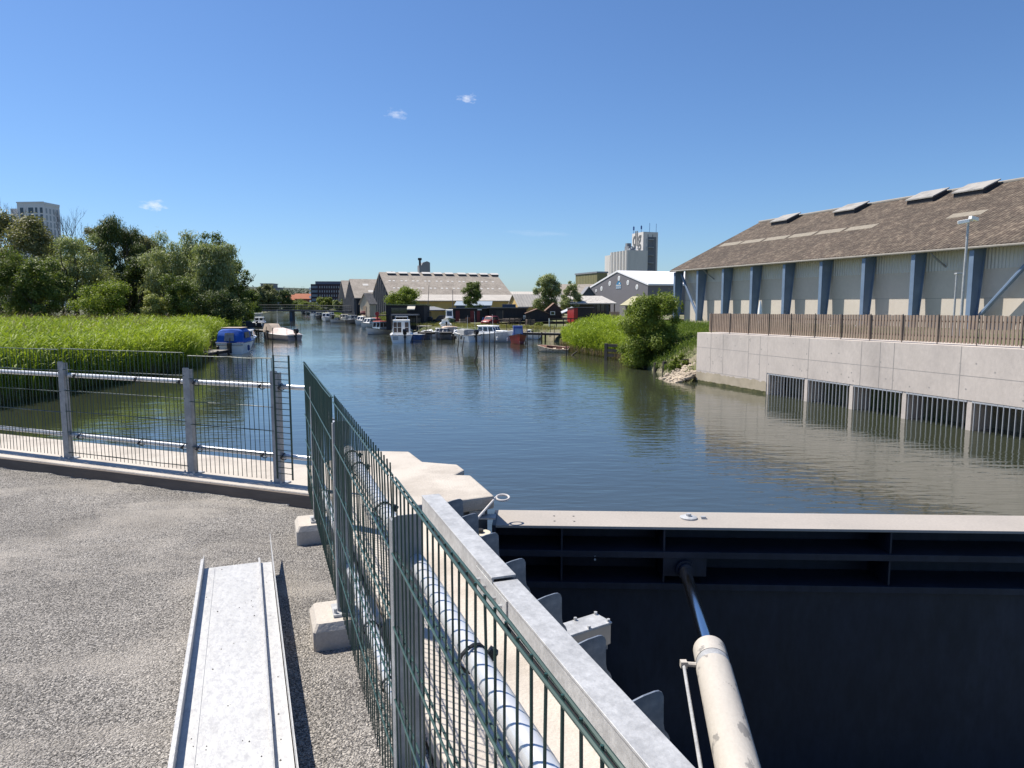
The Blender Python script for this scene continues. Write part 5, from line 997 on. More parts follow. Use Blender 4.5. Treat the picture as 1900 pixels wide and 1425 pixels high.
for y0, y1 in ((.55, .95), (.02, .45), (-.85, -.42)): mb = MB(); mb.box(-1.40, -1.30, y0, y1, 1.2, 2.42); f = mb.build('stern_window', mat('brownish_glass', (.10, .075, .065), .12, 0, .3, 2), o); mb = MB(); mb.box(-1.415, -1.395, y0, y1, 1.78, 1.82); mb.build('frame', M_white, f)
mb = MB(); mb.tube([(-1.1, .75, 2.7), (-1.0, .75, 3.15), (-1.0, -.75, 3.15), (-1.1, -.75, 2.7)], .03, 6); mb.tube([(.4, .75, 2.7), (.4, .75, 3.05), (.4, -.75, 3.05), (.4, -.75, 2.7)], .03, 6); mb.build('roof_rack', M_chrome, o)
outboard(o, L_, .75, 1.5, -.45); mb = MB(); mb.box(-L_/2 - .02, -L_/2 + .05, .35, 1.0, .35, .8); mb.build('number_plate', mat('dull_plate', (.42, .44, .45), .5), o); fender(o, -2.4, -1.42, .8); fender(o, -1.2, -1.42, .85, M_dark); rails(o, hw, gz, L_)
o = boat('open_boat', 'blue hulled open boat right of the white pilothouse boat', 785, 629, 75); hw, gz = hull(o, 5.4, 2.2, .75, .45, .9, mat('mid_blue_hull', (.025, .075, .22), .35), rub=M_white, cock=(.05, .8)); mb = MB(); mb.box(-1.9, 1.2, -.9, .9, .60, .66); mb.build('cover', M_grey, o); mb = MB(); mb.tube([(.3, .7, .7), (.3, .7, 1.7), (.3, -.7, 1.7), (.3, -.7, .7)], .03, 6); mb.box(-.1, 1.3, -.8, .8, 1.7, 1.74); mb.build('sun_shade', M_cream, o)
o = boat('open_boat', 'grey and white open boat under a cover left of the cuddy boat', 825, 629, 250); hw, gz = hull(o, 5.0, 2.1, .7, .4, .9, mat('grey_hull', (.28, .28, .30), .4), rub=M_white, cock=(.05, .5)); cabin(o, -.2, .8, .7, 1.4, .75, .6, M_grey, .5, .1); outboard(o, 5.0, .55)
o = boat('cuddy_boat', 'sleek white cuddy boat with a grey hood and black outboard', 863, 633, 122); L_ = 5.2; hw, gz = hull(o, L_, 2.3, .85, .5, .9, M_white, rub=M_dark, cock=(.04, .45))
canopy(o, -1.3, .6, .85, 1.55, .9, mat('grey_canvas', (.26, .27, .28), .8), False); cabin(o, .5, 2.0, .9, 1.35, .8, .6, M_white, .7, 0); outboard(o, L_, .7, 1.3); rails(o, hw, gz, L_, .5); mb = MB(); mb.tube([(-2.7, 1.0, .85), (-2.7, 1.0, 1.5), (-2.7, -1.0, 1.5), (-2.7, -1.0, .85)], .02, 5); mb.build('stern_rail', M_chrome, o)
for x in (-1.2, .2, 1.2): fender(o, x, 1.2, .75, M_dark)
o = boat('clinker_boat', 'broad white boat with a low wheelhouse, left of the red and blue boat', 913, 634, -30); L_ = 6.2; hw, gz = hull(o, L_, 2.6, .95, .55, .75, mat('chalk_white_paint', (.62, .62, .62), .5), rub=M_white, cock=(.05, .4)); cabin(o, -1.6, .9, .95, 1.95, .95, .85, M_white, .4, .1, sides=3, frontwin=3, backwin=2); cabin(o, .9, 2.1, .95, 1.35, .8, .65, M_white, .3, 0, name='coach_roof', frontwin=0, sides=1); fender(o, 1.5, -1.3, .7, M_white); fender(o, 2.6, -.7, .6, M_white)
o = boat('fishing_boat', 'small fishing boat with a red hull and blue wheelhouse', 961, 637, -86); L_ = 5.0; hw, gz = hull(o, L_, 2.1, .8, .45, .75, M_red, rub=M_dark, cock=(.05, .62)); cabin(o, -.7, .6, .3, 2.0, .66, .56, mat('blue_wheelhouse', (.015, .045, .22), .5), .25, .05, sides=1, frontwin=1, backwin=1, winm=mat('pale_blue_glass', (.10, .16, .30), .15), wv=(.5, .86)); mb = MB(); mb.box(.9, 1.7, -.45, .45, .3, 1.0); mb.build('fish_box', mat('pale_blue_tarp', (.25, .36, .5), .7), o, bevel=.1); fender(o, -.8, .98, .6, M_white)
o = boat('flat_dinghy', 'long white flat boat beside the jetty, left of the right reed bed', 992, 628, 12, 'dinghy'); o.location.z = WZ + .25; hull(o, 4.6, 1.7, .5, .25, .9, M_white, rub=M_dark, cock=(.1, .8)); outboard(o, 4.6, .3, 1.0, 0)
o = boat('cuddy_boat', 'white sports boat with a curved screen against the right reed bed', 1028, 626, 10); o.location.z = WZ + .2; hw, gz = hull(o, 5.4, 2.1, .6, .4, .9, M_white, rub=M_dark, cock=(.1, .4)); cabin(o, -.4, 1.0, .65, 1.15, .75, .55, M_white, .7, .1, sides=1); mb = MB(); mb.box(-2.2, -.6, -.8, .8, .6, .7); mb.build('cover', M_grey, o)
# wooden rowing boat on a pole
o = boat('rowing_boat', 'old cream rowing boat with a brown inside tied to a pole', 1028, 653, 168, 'rowing boat'); o.rotation_euler.x = R(-9); L_ = 2.9
M_oldc = mat('peeling_cream_paint', (.66, .57, .45), .7, 0, .2, 4, col2=(.30, .24, .18), ms=5, mask=(.5, .6)); hw, gz = hull(o, L_, 1.45, .42, .28, .7, M_oldc, rub=M_oldc, cock=(-.01, .72), deckm=mat('brown_bilge', (.17, .075, .05), .8, 0, .2, 4), draft=.2)
for x in (-.9, .0): mb = MB(); mb.box(x - .14, x + .14, -.62, .62, .26, .30); mb.build('thwart', M_oldc, o)
mb = MB(); mb.box(-1.45, -1.0, -.3, .25, .14, .50); mb.build('brown_box', mat('brown_box', (.10, .035, .03), .7), o, bevel=.02)
# boats on land and at the inner jetty
o = boat('stored_boat', 'little white boat with a green bottom standing on the quay', 834, 598, -85, Y=93, group='boats stored on the quay'); o.location.z = -.85; hull(o, 4.2, 1.7, .55, .3, .8, mat('green_hull', (.04, .13, .08), .5), rub=M_white); cabin(o, -.7, .6, .5, 2.0, .62, .52, M_white, .2, .05, sides=1, frontwin=1, backwin=1)
o = boat('open_boat', 'small white boat with an orange topped hood at the inner jetty', 841, 611, 20, Y=82); hull(o, 4.2, 1.7, .6, .3, .9, M_white, rub=M_grey, cock=(.05, .6)); o.location.z = WZ + .3; canopy(o, -1.6, .4, .6, 1.35, .75, mat('pale_orange_canvas', (.55, .42, .32), .8), False)
o = boat('open_boat', 'white boat with a grey cover at the inner jetty behind the cuddy boat', 868, 613, 160, Y=83); hull(o, 4.2, 1.7, .55, .3, .9, M_white, rub=M_grey, deckm=M_grey); outboard(o, 4.2, .5)
for px, py, Y_, hd, lb in ((814, 612, 86, 200, 'small white boat nosed to the bank beside the blue open boat'), (893, 611, 84, 30, 'small white boat with a dark motor at the inner jetty behind the clinker boat'), (985, 608, 81, 170, 'small white boat at the bank right of the red and blue boat'), (826, 606, 88, 100, 'tiny white boat drawn up on the bank below the green bottomed boat')):
    o = boat('open_boat', lb, px, py, hd, Y=Y_); hull(o, 4.2, 1.7, .6, .35, .9, M_white, rub=M_grey, cock=(.05, .6)); o.location.z = WZ + (.05 if Y_ < 88 else 1.0); outboard(o, 4.2, .5, .8); cabin(o, -.1, .8, .6, 1.15, .6, .45, M_white, .5, .1, sides=1)
# jetties
def jetty(px0, py0, px1, py1, Y0, Y1, z, label, wdt=1.1):
    p0, p1 = at(px0, py0, Y0), at(px1, py1, Y1); d = Vector((p1.x - p0.x, p1.y - p0.y, 0)); Ln = d.length
    o = thing('jetty', label, 'jetty', (p0.x, p0.y, WZ), math.atan2(d.y, d.x), 'wooden jetties'); z -= WZ
    mb = MB(); k = int(Ln / .16)
    for i in range(k): mb.box(i * .16, i * .16 + .145, -wdt/2, wdt/2, z - .05, z)
    mb.build('deck_planks', mat('grey_planks', (.27, .25, .22), .85, 0, .2, 3), o); mb = MB(); mb.box(0, Ln, -wdt/2 + .1, -wdt/2 + .2, z - .25, z - .05); mb.box(0, Ln, wdt/2 - .2, wdt/2 - .1, z - .25, z - .05); mb.build('beam', M_pole, o)
    for i in range(max(2, int(Ln / 3)) + 1):
        for s in (-1, 1): mb = MB(); x = Ln * i / max(2, int(Ln / 3)); mb.tube([(x, s * wdt/2, -.8), (x, s * wdt/2, z + .05)], .09, 7); mb.build('pile', M_pole, o)
    return o
jetty(778, 618, 905, 618, 80, 79, -1.5, 'long low wooden jetty behind the white boats in the middle', .9)
jetty(972, 617.5, 1046, 617.5, 77, 75, -1.42, 'pale wooden jetty at the right reed bed', 1.0)
jetty(455, 614.5, 502, 614, 88, 80, -1.35, 'narrow pale jetty reaching out from the left bank', .7)
jetty(365, 659, 408, 658, 52, 56, -1.95, 'low broken wooden landing beside the blue canopy boat', 1.4)
jetty(432, 603, 462, 602, 105, 112, -1.3, 'dark jetty in the shade on the left bank', .9)
# mooring poles and sticks
def pole(px, py, top_py, lean, label, group='mooring poles in the river', r=.043):
    p = onz(px, py, WZ); tp = at(px + lean, top_py, p.y); v = tp - p; mb = MB(); mb.tube([v.normalized() * -.8, Vector(), v * .5 + Vector((rnd.gauss(0, .02), 0, 0)), v], [r, r, r * .9, r * .7], 7)
    o = mb.build('mooring_pole', M_pole, smooth=True, loc=p); tag(o, label, 'mooring pole', group)
for args in ((801, 632, 612, 0, 'dark pole right of the blue open boat'), (811, 631, 609, 0, 'dark pole between the blue open boat and the grey covered boat'), (818.5, 632, 607, 0, 'dark pole in front of the grey covered boat'), (849, 651, 620, 3, 'bent pole with a side stub before the cuddy boat, left of its leaning twin'), (857.5, 651, 625, 4, 'leaning pole close to the cuddy boat outboard'), (880.5, 672, 640, 8, 'strongly leaning stick standing alone in open water'), (897.5, 659, 617, 0, 'upright pole in front of the white clinker boat, left of two'), (907.5, 661, 611, 1, 'tallest upright pole in front of the white clinker boat'), (917.5, 650, 616, 0, 'slim pole crossing the bow of the white clinker boat'), (978.5, 648, 599, -1, 'tall dark pole right of the red and blue boat'), (989, 636, 606, 0, 'pole at the left end of the pale jetty'), (1020, 632, 598, 1, 'dark pole at the middle of the pale jetty'), (1028.5, 634, 603, 0, 'dark pole near the right end of the pale jetty'), (1050.5, 662, 641, 0, 'pale pole holding the old rowing boat'), (998, 655, 651, 4, 'short stub leaning out of the water left of the rowing boat'), (765, 634, 618, 0, 'pole at the right side of the white pilothouse boat'), (737, 603, 590, 0, 'pole before the black boathouse'), (788, 631, 598, 5, 'leaning pole beside the blue open boat'), (1000, 634, 612, 0, 'thin pole under the jetty beside the flat white boat'), (940, 632, 600, 0, 'pole between the clinker boat and the red boat')):
    pole(*args)
pole(1062, 659, 652, 9, 'pale board slanting out of the water beside the rowing boat', None, .07)
for i, (px, py, tp, ln2) in enumerate(((494, 640, 606, 0), (506, 652, 608, 0), (415, 640, 614, -6), (541, 606, 597, 1))):
    pole(px, py, tp, ln2, ('slim stake in the water in front of the speedboat stern', 'dark stake between the blue canopy boat and the speedboat', 'pale leaning post in the reeds left of the blue canopy boat', 'stake in midstream below the footbridge')[i])

# radio aerials and stern flagstaffs on the moored boats
for i, o in enumerate([q for q in COL.objects if q.get('category') == 'boat' and q.get('group') == 'boats moored in the river']):
    if i % 3 == 2: continue
    mb = MB(); h = 1.6 + (i * 37 % 10) * .12; x = .3 - (i % 4) * .35; mb.tube([(x, .35, .9), (x - .12, .37, .9 + h)], [.022, .012], 5); mb.build('aerial', M_white if i % 2 else M_dark, o)
# clutter on the quay
def drum(px, Y, m, lb):
    o = thing('oil_drum', lb, 'barrel', (X(px, Y), Y, -1.05), 0); mb = MB(); mb.tube([(0,0,0),(0,0,.3),(0,0,.58),(0,0,.88)], .29, 16); mb.build('drum_body', m, o, smooth=True); mb = MB()
    for z in (.0, .29, .58, .86): mb.tube([(0,0,z),(0,0,z+.025)], .305, 16)
    mb.build('hoop', m, o)
drum(868, 93, mat('rust', (.16, .07, .04), .8), 'rusty barrel standing in front of the black shed with red doors')
drum(899, 94.5, M_bluehull, 'blue barrel standing left of the red car')
def crate(px, Y, lb):
    o = thing('wooden_crate', lb, 'crate', (X(px, Y), Y, -1.05), R(15)); mb = MB()
    for z in (0, .2, .4, .6):
        for s in (-1, 1): mb.box(-.5, .5, s*.4 - .02, s*.4 + .02, z, z + .15); mb.box(s*.5 - .02, s*.5 + .02, -.38, .38, z, z + .15)
    mb.build('side_boards', M_wood, o); mb = MB(); mb.box(-.46, .46, -.36, .36, .02, .06); mb.build('bottom', M_wood, o)
crate(860, 92, 'open wooden crate on the grass left of the red car')
crate(984, 90, 'open wooden crate in front of the gabled black hut')
o = thing('plank_stack', 'stack of grey planks lying on the quay right of the small green bottomed boat', 'planks', (X(850, 94), 94, -1.05), R(-6)); mb = MB()
for k in range(5):
    for j in range(4): mb.box(-1.6 + .1*rnd.random(), 1.5 + .1*rnd.random(), -.4 + j*.2, -.4 + j*.2 + .18, k*.07, k*.07 + .055)
mb.build('planks', mat('grey_planks', (.27, .25, .22), .85), o)
# ------------------------------------------------------------------ trees, bushes, reeds, grass
def leaves(clumps, n, size, droop=0.0, shell=.45, asp=.55, jit=.35):
    """leaf quads spread through ellipsoid clumps, denser toward their skins"""
    c = np.array([q[:3] for q in clumps], float); r = np.array([q[3:6] for q in clumps], float)
    w = (r[:, 0] * r[:, 1] + r[:, 0] * r[:, 2]); w /= w.sum(); k = NR.choice(len(c), n, p=w)
    d = NR.normal(size=(n, 3)); d /= np.linalg.norm(d, axis=1, keepdims=True)
    rad = NR.random(n) ** shell; wob = 1 + jit * NR.normal(size=n) * .5
    P = c[k] + d * r[k] * (rad * wob)[:, None]
    if droop: P[:, 2] -= np.abs(NR.normal(size=n)) * droop * r[k][:, 2] * .5 * (1 - d[:, 2] * .3)
    nrm = d * .7 + NR.normal(size=(n, 3)) * .6 + np.array([0, 0, .45]); nrm /= np.linalg.norm(nrm, axis=1, keepdims=True)
    t = NR.normal(size=(n, 3)) * (1 - .75 * min(1, droop)); t[:, 2] -= droop * 2.0
    t -= nrm * (t * nrm).sum(1, keepdims=True); t /= np.linalg.norm(t, axis=1, keepdims=True); b = np.cross(nrm, t)
    s = size * NR.uniform(.6, 1.35, (n, 1)); L_ = s * (1 + droop * 1.2); Wd = s * asp * (1 - .35 * min(1, droop))
    V = np.stack([P - t * L_ * .5, P + b * Wd * .5 + nrm * s * .08, P + t * L_ * .5, P - b * Wd * .5 + nrm * s * .08], 1).reshape(-1, 3)
    return V, np.arange(n * 4).reshape(-1, 4)
def limbs(mb, p, d, ln, r, depth, spread=.6, up=.25, rr=rnd, n=3):
    q = p + d * ln; m_ = p + d * ln * .5 + Vector((rr.gauss(0, .05), rr.gauss(0, .05), 0)) * ln
    mb.tube([p, m_, q], [r, r * .82, r * .6], 6 if r > .05 else 4, cap=False)
    if depth <= 0: return
    for i in range(n):
        nd = (d + Vector((rr.gauss(0, spread), rr.gauss(0, spread), up + rr.gauss(0, .2)))).normalized()
        limbs(mb, p + d * ln * rr.uniform(.55, 1.0), nd, ln * rr.uniform(.55, .8), r * .55, depth - 1, spread, up, rr, n)
def crown_clumps(w, h, zb, n, seed, flat=.8):
    rr = random.Random(seed); out = []
    for i in range(int(n * 1.6)):
        z = rr.uniform(0, 1) ** .85; prof = math.sin(math.pi * min(1, .18 + z * .66)) ** .6
        a = rr.uniform(0, 6.283); rad = w * prof * rr.uniform(.25, .88); s = w * rr.uniform(.15, .40)
        out.append((math.cos(a) * rad, math.sin(a) * rad, zb + z * (h - zb - s * .6), s, s, s * flat))
    return out
DENS = 2.5
def tree(name, label, px, base_py, Y, top_py, wpx, lm, n=5000, leaf=.30, droop=0.0, nc=26, zb=.18, seed=1, group=None, trunk=True, cat='tree', z0=None, clumps=None, bark=None, shell=.45, flat=.8, depth=2):
    x = X(px, Y); z0 = zat(base_py, Y) if z0 is None else z0; h = zat(top_py, Y) - z0; w = wpx * Y / F / 2
    o = thing(name, label, cat, (x, Y, z0), 0, group)
    cl_ = clumps or crown_clumps(w, h, h * zb, nc, seed, flat); V, Q = leaves(cl_, int(n * DENS), leaf * .95, droop, shell); V[:, 2] = np.maximum(V[:, 2], -.1)
    npmesh('crown', V, Q, lm, o)
    mb = MB(); rr = random.Random(seed + 77)
    if trunk: limbs(mb, Vector((0, 0, -.3)), Vector((rr.gauss(0, .06), rr.gauss(0, .06), 1)).normalized(), h * .42, max(.07, h * .018), depth, .55, .45, rr, 3)
    else:
        for i in range(5): a = rr.uniform(0, 6.28); limbs(mb, Vector((math.cos(a) * w * .1, math.sin(a) * w * .1, -.2)), Vector((math.cos(a) * .5, math.sin(a) * .5, 1)).normalized(), h * .35, max(.03, h * .012), 1, .5, .4, rr, 2)
    mb.build('trunk' if trunk else 'stems', bark or M_bark, o, smooth=True)
    return o
L_dark = leafmat('dark_foliage', (0.048, 0.076, 0.027), (0.126, 0.160, 0.051), .25)
L_brown = leafmat('brownish_foliage', (0.136, 0.140, 0.061), (0.294, 0.286, 0.130), .28)
L_willow = leafmat('silvery_willow_foliage', (0.175, 0.216, 0.085), (0.362, 0.399, 0.200), .28)
L_mid = leafmat('mid_green_foliage', (.085, .125, .03), (.19, .235, .06), .32)
L_bright = leafmat('bright_green_foliage', (.135, .19, .03), (.29, .345, .07), .38)
L_yell = leafmat('yellow_green_foliage', (.12, .16, .03), (.25, .28, .07), .38)
L_cream = leafmat('flowering_elder_foliage', (0.150, 0.195, 0.053), (0.450, 0.450, 0.180), .3)
L_pale = leafmat('pale_willow_foliage', (.11, .13, .05), (.20, .215, .10), .3)
L_reed = leafmat('green_reed_blades', (.20, .275, .026), (.37, .45, .06), .36, .25, 3.0)
L_oldreed = leafmat('dry_reed_stalks', (.13, .10, .06), (.24, .19, .12), .25, .4, 3.0)
L_grass = leafmat('bank_grass', (.085, .14, .022), (.18, .24, .05), .38, .4, 4.0)
GL = 'trees behind the left reed bed'
tree('leafy_tree', 'sparse brownish tree at the far left in front of the apartment tower', 38, 590, 92, 385, 135, L_brown, 6200, .30, .15, 30, .22, 3, GL)
tree('leafy_tree', 'dull green tree rising at the left edge behind the bare crown', -18, 590, 98, 392, 110, L_dark, 4200, .32, .1, 24, .2, 4, GL)
tree('green_bush', 'broad mid green bush at the left edge behind the reeds', 22, 592, 80, 462, 125, L_mid, 6500, .24, 0, 26, .05, 5, 'bushes behind the left reed bed', False, 'bush')
tree('green_bush', 'rounded mid green bush between the left edge and the willow with the crooked trunk', 82, 592, 79, 478, 95, L_mid, 5200, .24, 0, 22, .05, 6, 'bushes behind the left reed bed', False, 'bush')
tree('willow_tree', 'pale olive willow with a crooked visible trunk, left of the dark weeping birch', 145, 590, 88, 430, 120, L_willow, 6000, .26, .45, 28, .2, 7, GL)
tree('weeping_birch', 'tall dark weeping birch, the highest crown in the left wood', 232, 590, 100, 398, 108, L_dark, 8200, .26, .9, 30, .12, 8, GL)
tree('leafy_tree', 'brownish crown touching the dark weeping birch on its left', 178, 590, 104, 404, 80, L_brown, 5200, .28, .2, 22, .2, 9, GL)
tree('willow_tree', 'large grey green willow right of the dark weeping birch', 325, 590, 92, 428, 122, L_willow, 8500, .25, .7, 32, .12, 10, GL)
tree('willow_tree', 'drooping willow at the right end of the left wood', 402, 590, 89, 452, 108, L_willow, 7600, .25, .7, 28, .10, 11, GL)
tree('poplar_tree', 'fresh green poplar rising behind the drooping willow', 398, 590, 106, 431, 82, L_mid, 4200, .30, 0, 22, .25, 12, GL)
tree('leafy_tree', 'loose green tree overhanging the river at the right end of the wood', 440, 588, 98, 478, 78, L_mid, 4200, .26, .1, 22, .12, 13, GL)
tree('leafy_tree', 'dark tree filling the gap behind the two willows', 300, 590, 110, 445, 130, L_dark, 4500, .34, .2, 22, .1, 14, GL)
tree('leafy_tree', 'dark low tree in the shade behind the yellow flowering elder', 262, 590, 95, 470, 90, L_dark, 4200, .30, .2, 20, .05, 15, GL)
tree('leafy_tree', 'dark tree behind the crooked willow', 118, 590, 112, 440, 140, L_dark, 4200, .34, .1, 22, .08, 16, GL)
tree('green_bush', 'bright green rounded bush in front of the crooked willow', 192, 592, 78, 518, 108, L_bright, 5200, .22, 0, 22, .02, 17, 'bushes behind the left reed bed', False, 'bush')
tree('green_bush', 'yellow cream flowering elder bush below the two willows', 290, 590, 80, 534, 58, L_cream, 2800, .20, 0, 16, .02, 18, 'bushes behind the left reed bed', False, 'bush')
tree('green_bush', 'dark green bush right of the flowering elder', 332, 590, 82, 506, 78, L_mid, 4200, .22, 0, 20, .02, 19, 'bushes behind the left reed bed', False, 'bush')
tree('green_bush', 'low green bush at the foot of the loose tree by the moorings', 448, 600, 110, 562, 50, L_bright, 2600, .24, 0, 14, .0, 20, 'bushes behind the left reed bed', False, 'bush')
tree('green_bush', 'shaded bush under the drooping willow', 405, 592, 84, 535, 90, L_dark, 3600, .22, 0, 18, .0, 21, 'bushes behind the left reed bed', False, 'bush')
for px, tp, lm_, sd, lb in ((-95, 430, L_mid, 71, 'green tree just outside the left edge of the wood'), (-180, 410, L_brown, 72, 'brownish tree farther left along the reed bed'), (-270, 440, L_willow, 73, 'willow at the far left end of the wood')):
    tree('leafy_tree', lb, px, 590, 92, tp, 130, lm_, 3800, .34, .1, 24, .03, sd, GL)
def bare(px, base_py, Y, top_py, label, seed, spread=.34, n=3, depth=5):
    z0 = zat(base_py, Y); h = zat(top_py, Y) - z0; o = thing('bare_tree', label, 'tree', (X(px, Y), Y, z0), 0, 'bare trees at the left'); rr = random.Random(seed); mb = MB()
    mb.tube([(0, 0, -.3), (0, 0, h*.35), (.1, 0, h*.55)], [.2, .15, .11], 7); mb.build('trunk', M_twig, o, smooth=True); mb = MB()
    for i in range(5): limbs(mb, Vector((.03*i, 0, h*(.38 + .035*i))), Vector((rr.gauss(0, .34), rr.gauss(0, .34), 1)).normalized(), h * .17, .07, depth - 1, spread, .45, rr, n)
    mb.build('twigs', M_twig, o)
tree('leafy_tree', 'dark shaded tree low behind the two left edge bushes', 40, 590, 108, 500, 150, L_dark, 4200, .34, 0, 24, .0, 61, GL)
tree('leafy_tree', 'olive tree closing the gap just right of the dark weeping birch', 268, 590, 106, 428, 84, L_brown, 5200, .26, .3, 30, .08, 66, GL)
tree('leafy_tree', 'dark shaded tree low between the birch and the flowering elder', 215, 590, 108, 500, 140, L_dark, 4200, .34, 0, 24, .0, 62, GL)
tree('leafy_tree', 'dark shaded tree low behind the willows at the right end', 360, 590, 108, 500, 150, L_dark, 4200, .34, 0, 24, .0, 63, GL)
bare(139, 590, 103, 360, 'leafless tree standing alone against the sky right of the apartment tower', 5)
bare(28, 590, 99, 352, 'leafless twiggy crown in front of the apartment tower at the left', 9, .42)
# far left bank and valley
GF = 'trees by the river bend'
tree('willow_tree', 'big pale willow on the left bank beyond the footbridge', 495, 577, 225, 527, 52, L_pale, 5000, .5, .35, 26, .05, 31, GF)
tree('willow_tree', 'paler small willow in front of the grey flat roofed block', 478, 577, 200, 532, 34, L_pale, 3000, .45, .35, 18, .05, 32, GF)
tree('leafy_tree', 'dark round tree right of the pale willow beyond the bridge', 526, 577, 270, 539, 42, L_dark, 3000, .6, 0, 20, .02, 33, GF)
tree('leafy_tree', 'green tree on the far bank below the red roofs', 548, 577, 290, 556, 40, L_mid, 2400, .5, 0, 18, .0, 34, GF)
tree('green_bush', 'bright yellow green bush in front of the office block', 604, 577, 215, 551, 34, L_yell, 2400, .4, 0, 16, .0, 35, 'bushes by the river bend', False, 'bush')
tree('green_bush', 'yellow green low bush left of the bright one by the river bend', 572, 577, 235, 558, 40, L_yell, 2200, .42, 0, 16, .0, 36, 'bushes by the river bend', False, 'bush')
tree('green_bush', 'grey green bush between the bright bush and the tarred barns', 628, 577, 205, 555, 26, L_willow, 1600, .4, 0, 12, .0, 37, 'bushes by the river bend', False, 'bush')
tree('green_bush', 'dim green tree in the shade left of the footbridge', 462, 585, 150, 540, 50, L_mid, 3000, .4, 0, 18, .0, 38, 'bushes by the river bend', True, 'tree')
V = []; 
cl2 = []
rr = random.Random(8)
for i in range(150):                                         # far wood on the hills
    Y = rr.uniform(400, 900); px = rr.uniform(380, 690); s = rr.uniform(7, 15); cl2.append((X(px, Y), Y, rr.uniform(1, 4) + (Y - 390) * .019, s, s, s * .6))
V, Q = leaves(cl2, 16000, 1.7); o = npmesh('far_wood', V, Q, leafmat('distant_foliage', (.035, .05, .03), (.07, .09, .05), .2, .05, .5)); tag(o, kind='stuff')
cl2 = []
for i in range(60):
    Y = rr.uniform(330, 480); px = rr.uniform(930, 1300); s = rr.uniform(3, 5); cl2.append((X(px, Y), Y, rr.uniform(.5, 2), s, s, s * .7))
# right bank trees
tree('round_tree', 'round fresh green tree behind the black boathouse', 752, 590, 108, 531, 66, L_bright, 5200, .25, 0, 24, .1, 41, 'trees among the sheds')
tree('upright_tree', 'upright dark green maple in front of the big barn roof', 877, 588, 104, 522, 38, L_mid, 4200, .20, 0, 44, .14, 52, 'trees among the sheds')
tree('willow_tree', 'grey green willow left of the bungalow, the taller of two', 1014, 585, 112, 507, 52, L_willow, 5600, .24, .5, 26, .15, 43, 'trees among the sheds')
tree('willow_tree', 'thin airy willow against the bungalow roof', 1060, 585, 108, 521, 42, L_willow, 2300, .22, .5, 20, .2, 44, 'trees among the sheds')
tree('green_bush', 'small bright bush on the bank in front of the gabled black hut', 1000, 609, 87, 598, 26, L_yell, 1100, .16, 0, 10, .0, 45, None, False, 'bush')
# the big bush at the water on the right
p = onz(1208, 688, WZ); Yb = 44.5; zb0 = -2.2; xb = X(1208, Yb)
cls = []; rr = random.Random(4)
for i in range(64):
    z = rr.uniform(.1, 4.2); prof = (1 - (abs(z - 2.0) / 2.75) ** 2.2); a = rr.uniform(0, 6.28); rad = 1.78 * prof * rr.uniform(.3, 1.0); s = rr.uniform(.34, .72); cls.append((math.cos(a) * rad + .12 * (z - 2), math.sin(a) * rad * .9, z, s, s, s * .85))
for i in range(26):                                          # upright shoots
    a = rr.uniform(0, 6.28); rad = rr.uniform(.2, 1.75); z = 4.0 - rad * .35 + rr.uniform(-.2, .45); cls.append((math.cos(a) * rad + .3, math.sin(a) * rad * .9, z, .10, .10, rr.uniform(.3, .6)))
tree('water_side_bush', 'big bright green bush overhanging the water beside the concrete wall', 1208, 690, Yb, 545, 110, L_bright, 21000, .125, 0, seed=46, trunk=False, cat='bush', z0=zb0, clumps=cls, shell=.4)
tree('green_bush', 'low leafy bush at the bank between the big bush and the stone heap', 1262, 700, 39.5, 655, 34, L_bright, 2600, .11, 0, 14, .0, 47, None, False, 'bush')
def blades(pts, hgt, wid, lv, name, lm, lean=.25, zfun=None):
    """reed plants: one stem blade and lv bent leaf blades each; pts = n x 3 roots"""
    n = len(pts); H_ = hgt * NR.uniform(.68, 1.16, n); Vs = []; 
    def blade(root, dirx, diry, h0, length, up, w):
        az = NR.uniform(0, 6.283, n); sx, sy = np.cos(az) * w, np.sin(az) * w
        b = root + np.stack([np.zeros(n), np.zeros(n), h0], 1); tip = b + np.stack([dirx * length, diry * length, up * length], 1); mid = (b + tip) / 2 + np.stack([-dirx * .0, diry * .0, .12 * length], 1)
        s = np.stack([sx, sy, np.zeros(n)], 1); return np.stack([b - s * .6, mid - s, tip, mid + s], 1)
    dx, dy = NR.normal(0, lean * .4, n), NR.normal(0, lean * .4, n)
    Vs.append(blade(pts, dx, dy, np.zeros(n), H_, np.ones(n), wid * .6))
    for k in range(lv):
        a = NR.uniform(0, 6.283, n); f = NR.uniform(.35, .95, n); ln2 = hgt * NR.uniform(.16, .30, n)
        r2 = pts + np.stack([dx * H_ * f, dy * H_ * f, np.zeros(n)], 1); Vs.append(blade(r2, np.cos(a) * .75, np.sin(a) * .75, H_ * f, ln2, NR.uniform(-.1, .75, n), wid))
    V = np.concatenate([v.reshape(-1, 3) for v in Vs]); return npmesh(name, V, np.arange(len(V)).reshape(-1, 4), lm)
LX = np.array([q[0] for q in LEFT]); LY = np.array([q[1] for q in LEFT])
def left_pts(n, y0, y1, d0, d1, dens=1.0, clip=True):
    Y = NR.uniform(y0, y1, n); e = np.interp(Y, LY, LX); d = NR.uniform(d0, d1, n) ** 1.0; Xp = e - d + NR.normal(0, .3, n)
    k = Xp > -.80 * Y - 4; Y, Xp, d = Y[k], Xp[k], d[k]
    z = np.interp(d, [0, .4, 2.5, 14, 40], [-2.4, -2.25, -1.9, -1.6, -.9]); return np.stack([Xp, Y, z], 1)
P1 = np.concatenate([left_pts(17000, 22, 50, -.5, 1.6), left_pts(9000, 50, 92, -.5, 2.0), left_pts(30000, 24, 60, 1, 24), left_pts(12000, 60, 82, 0, 26)])
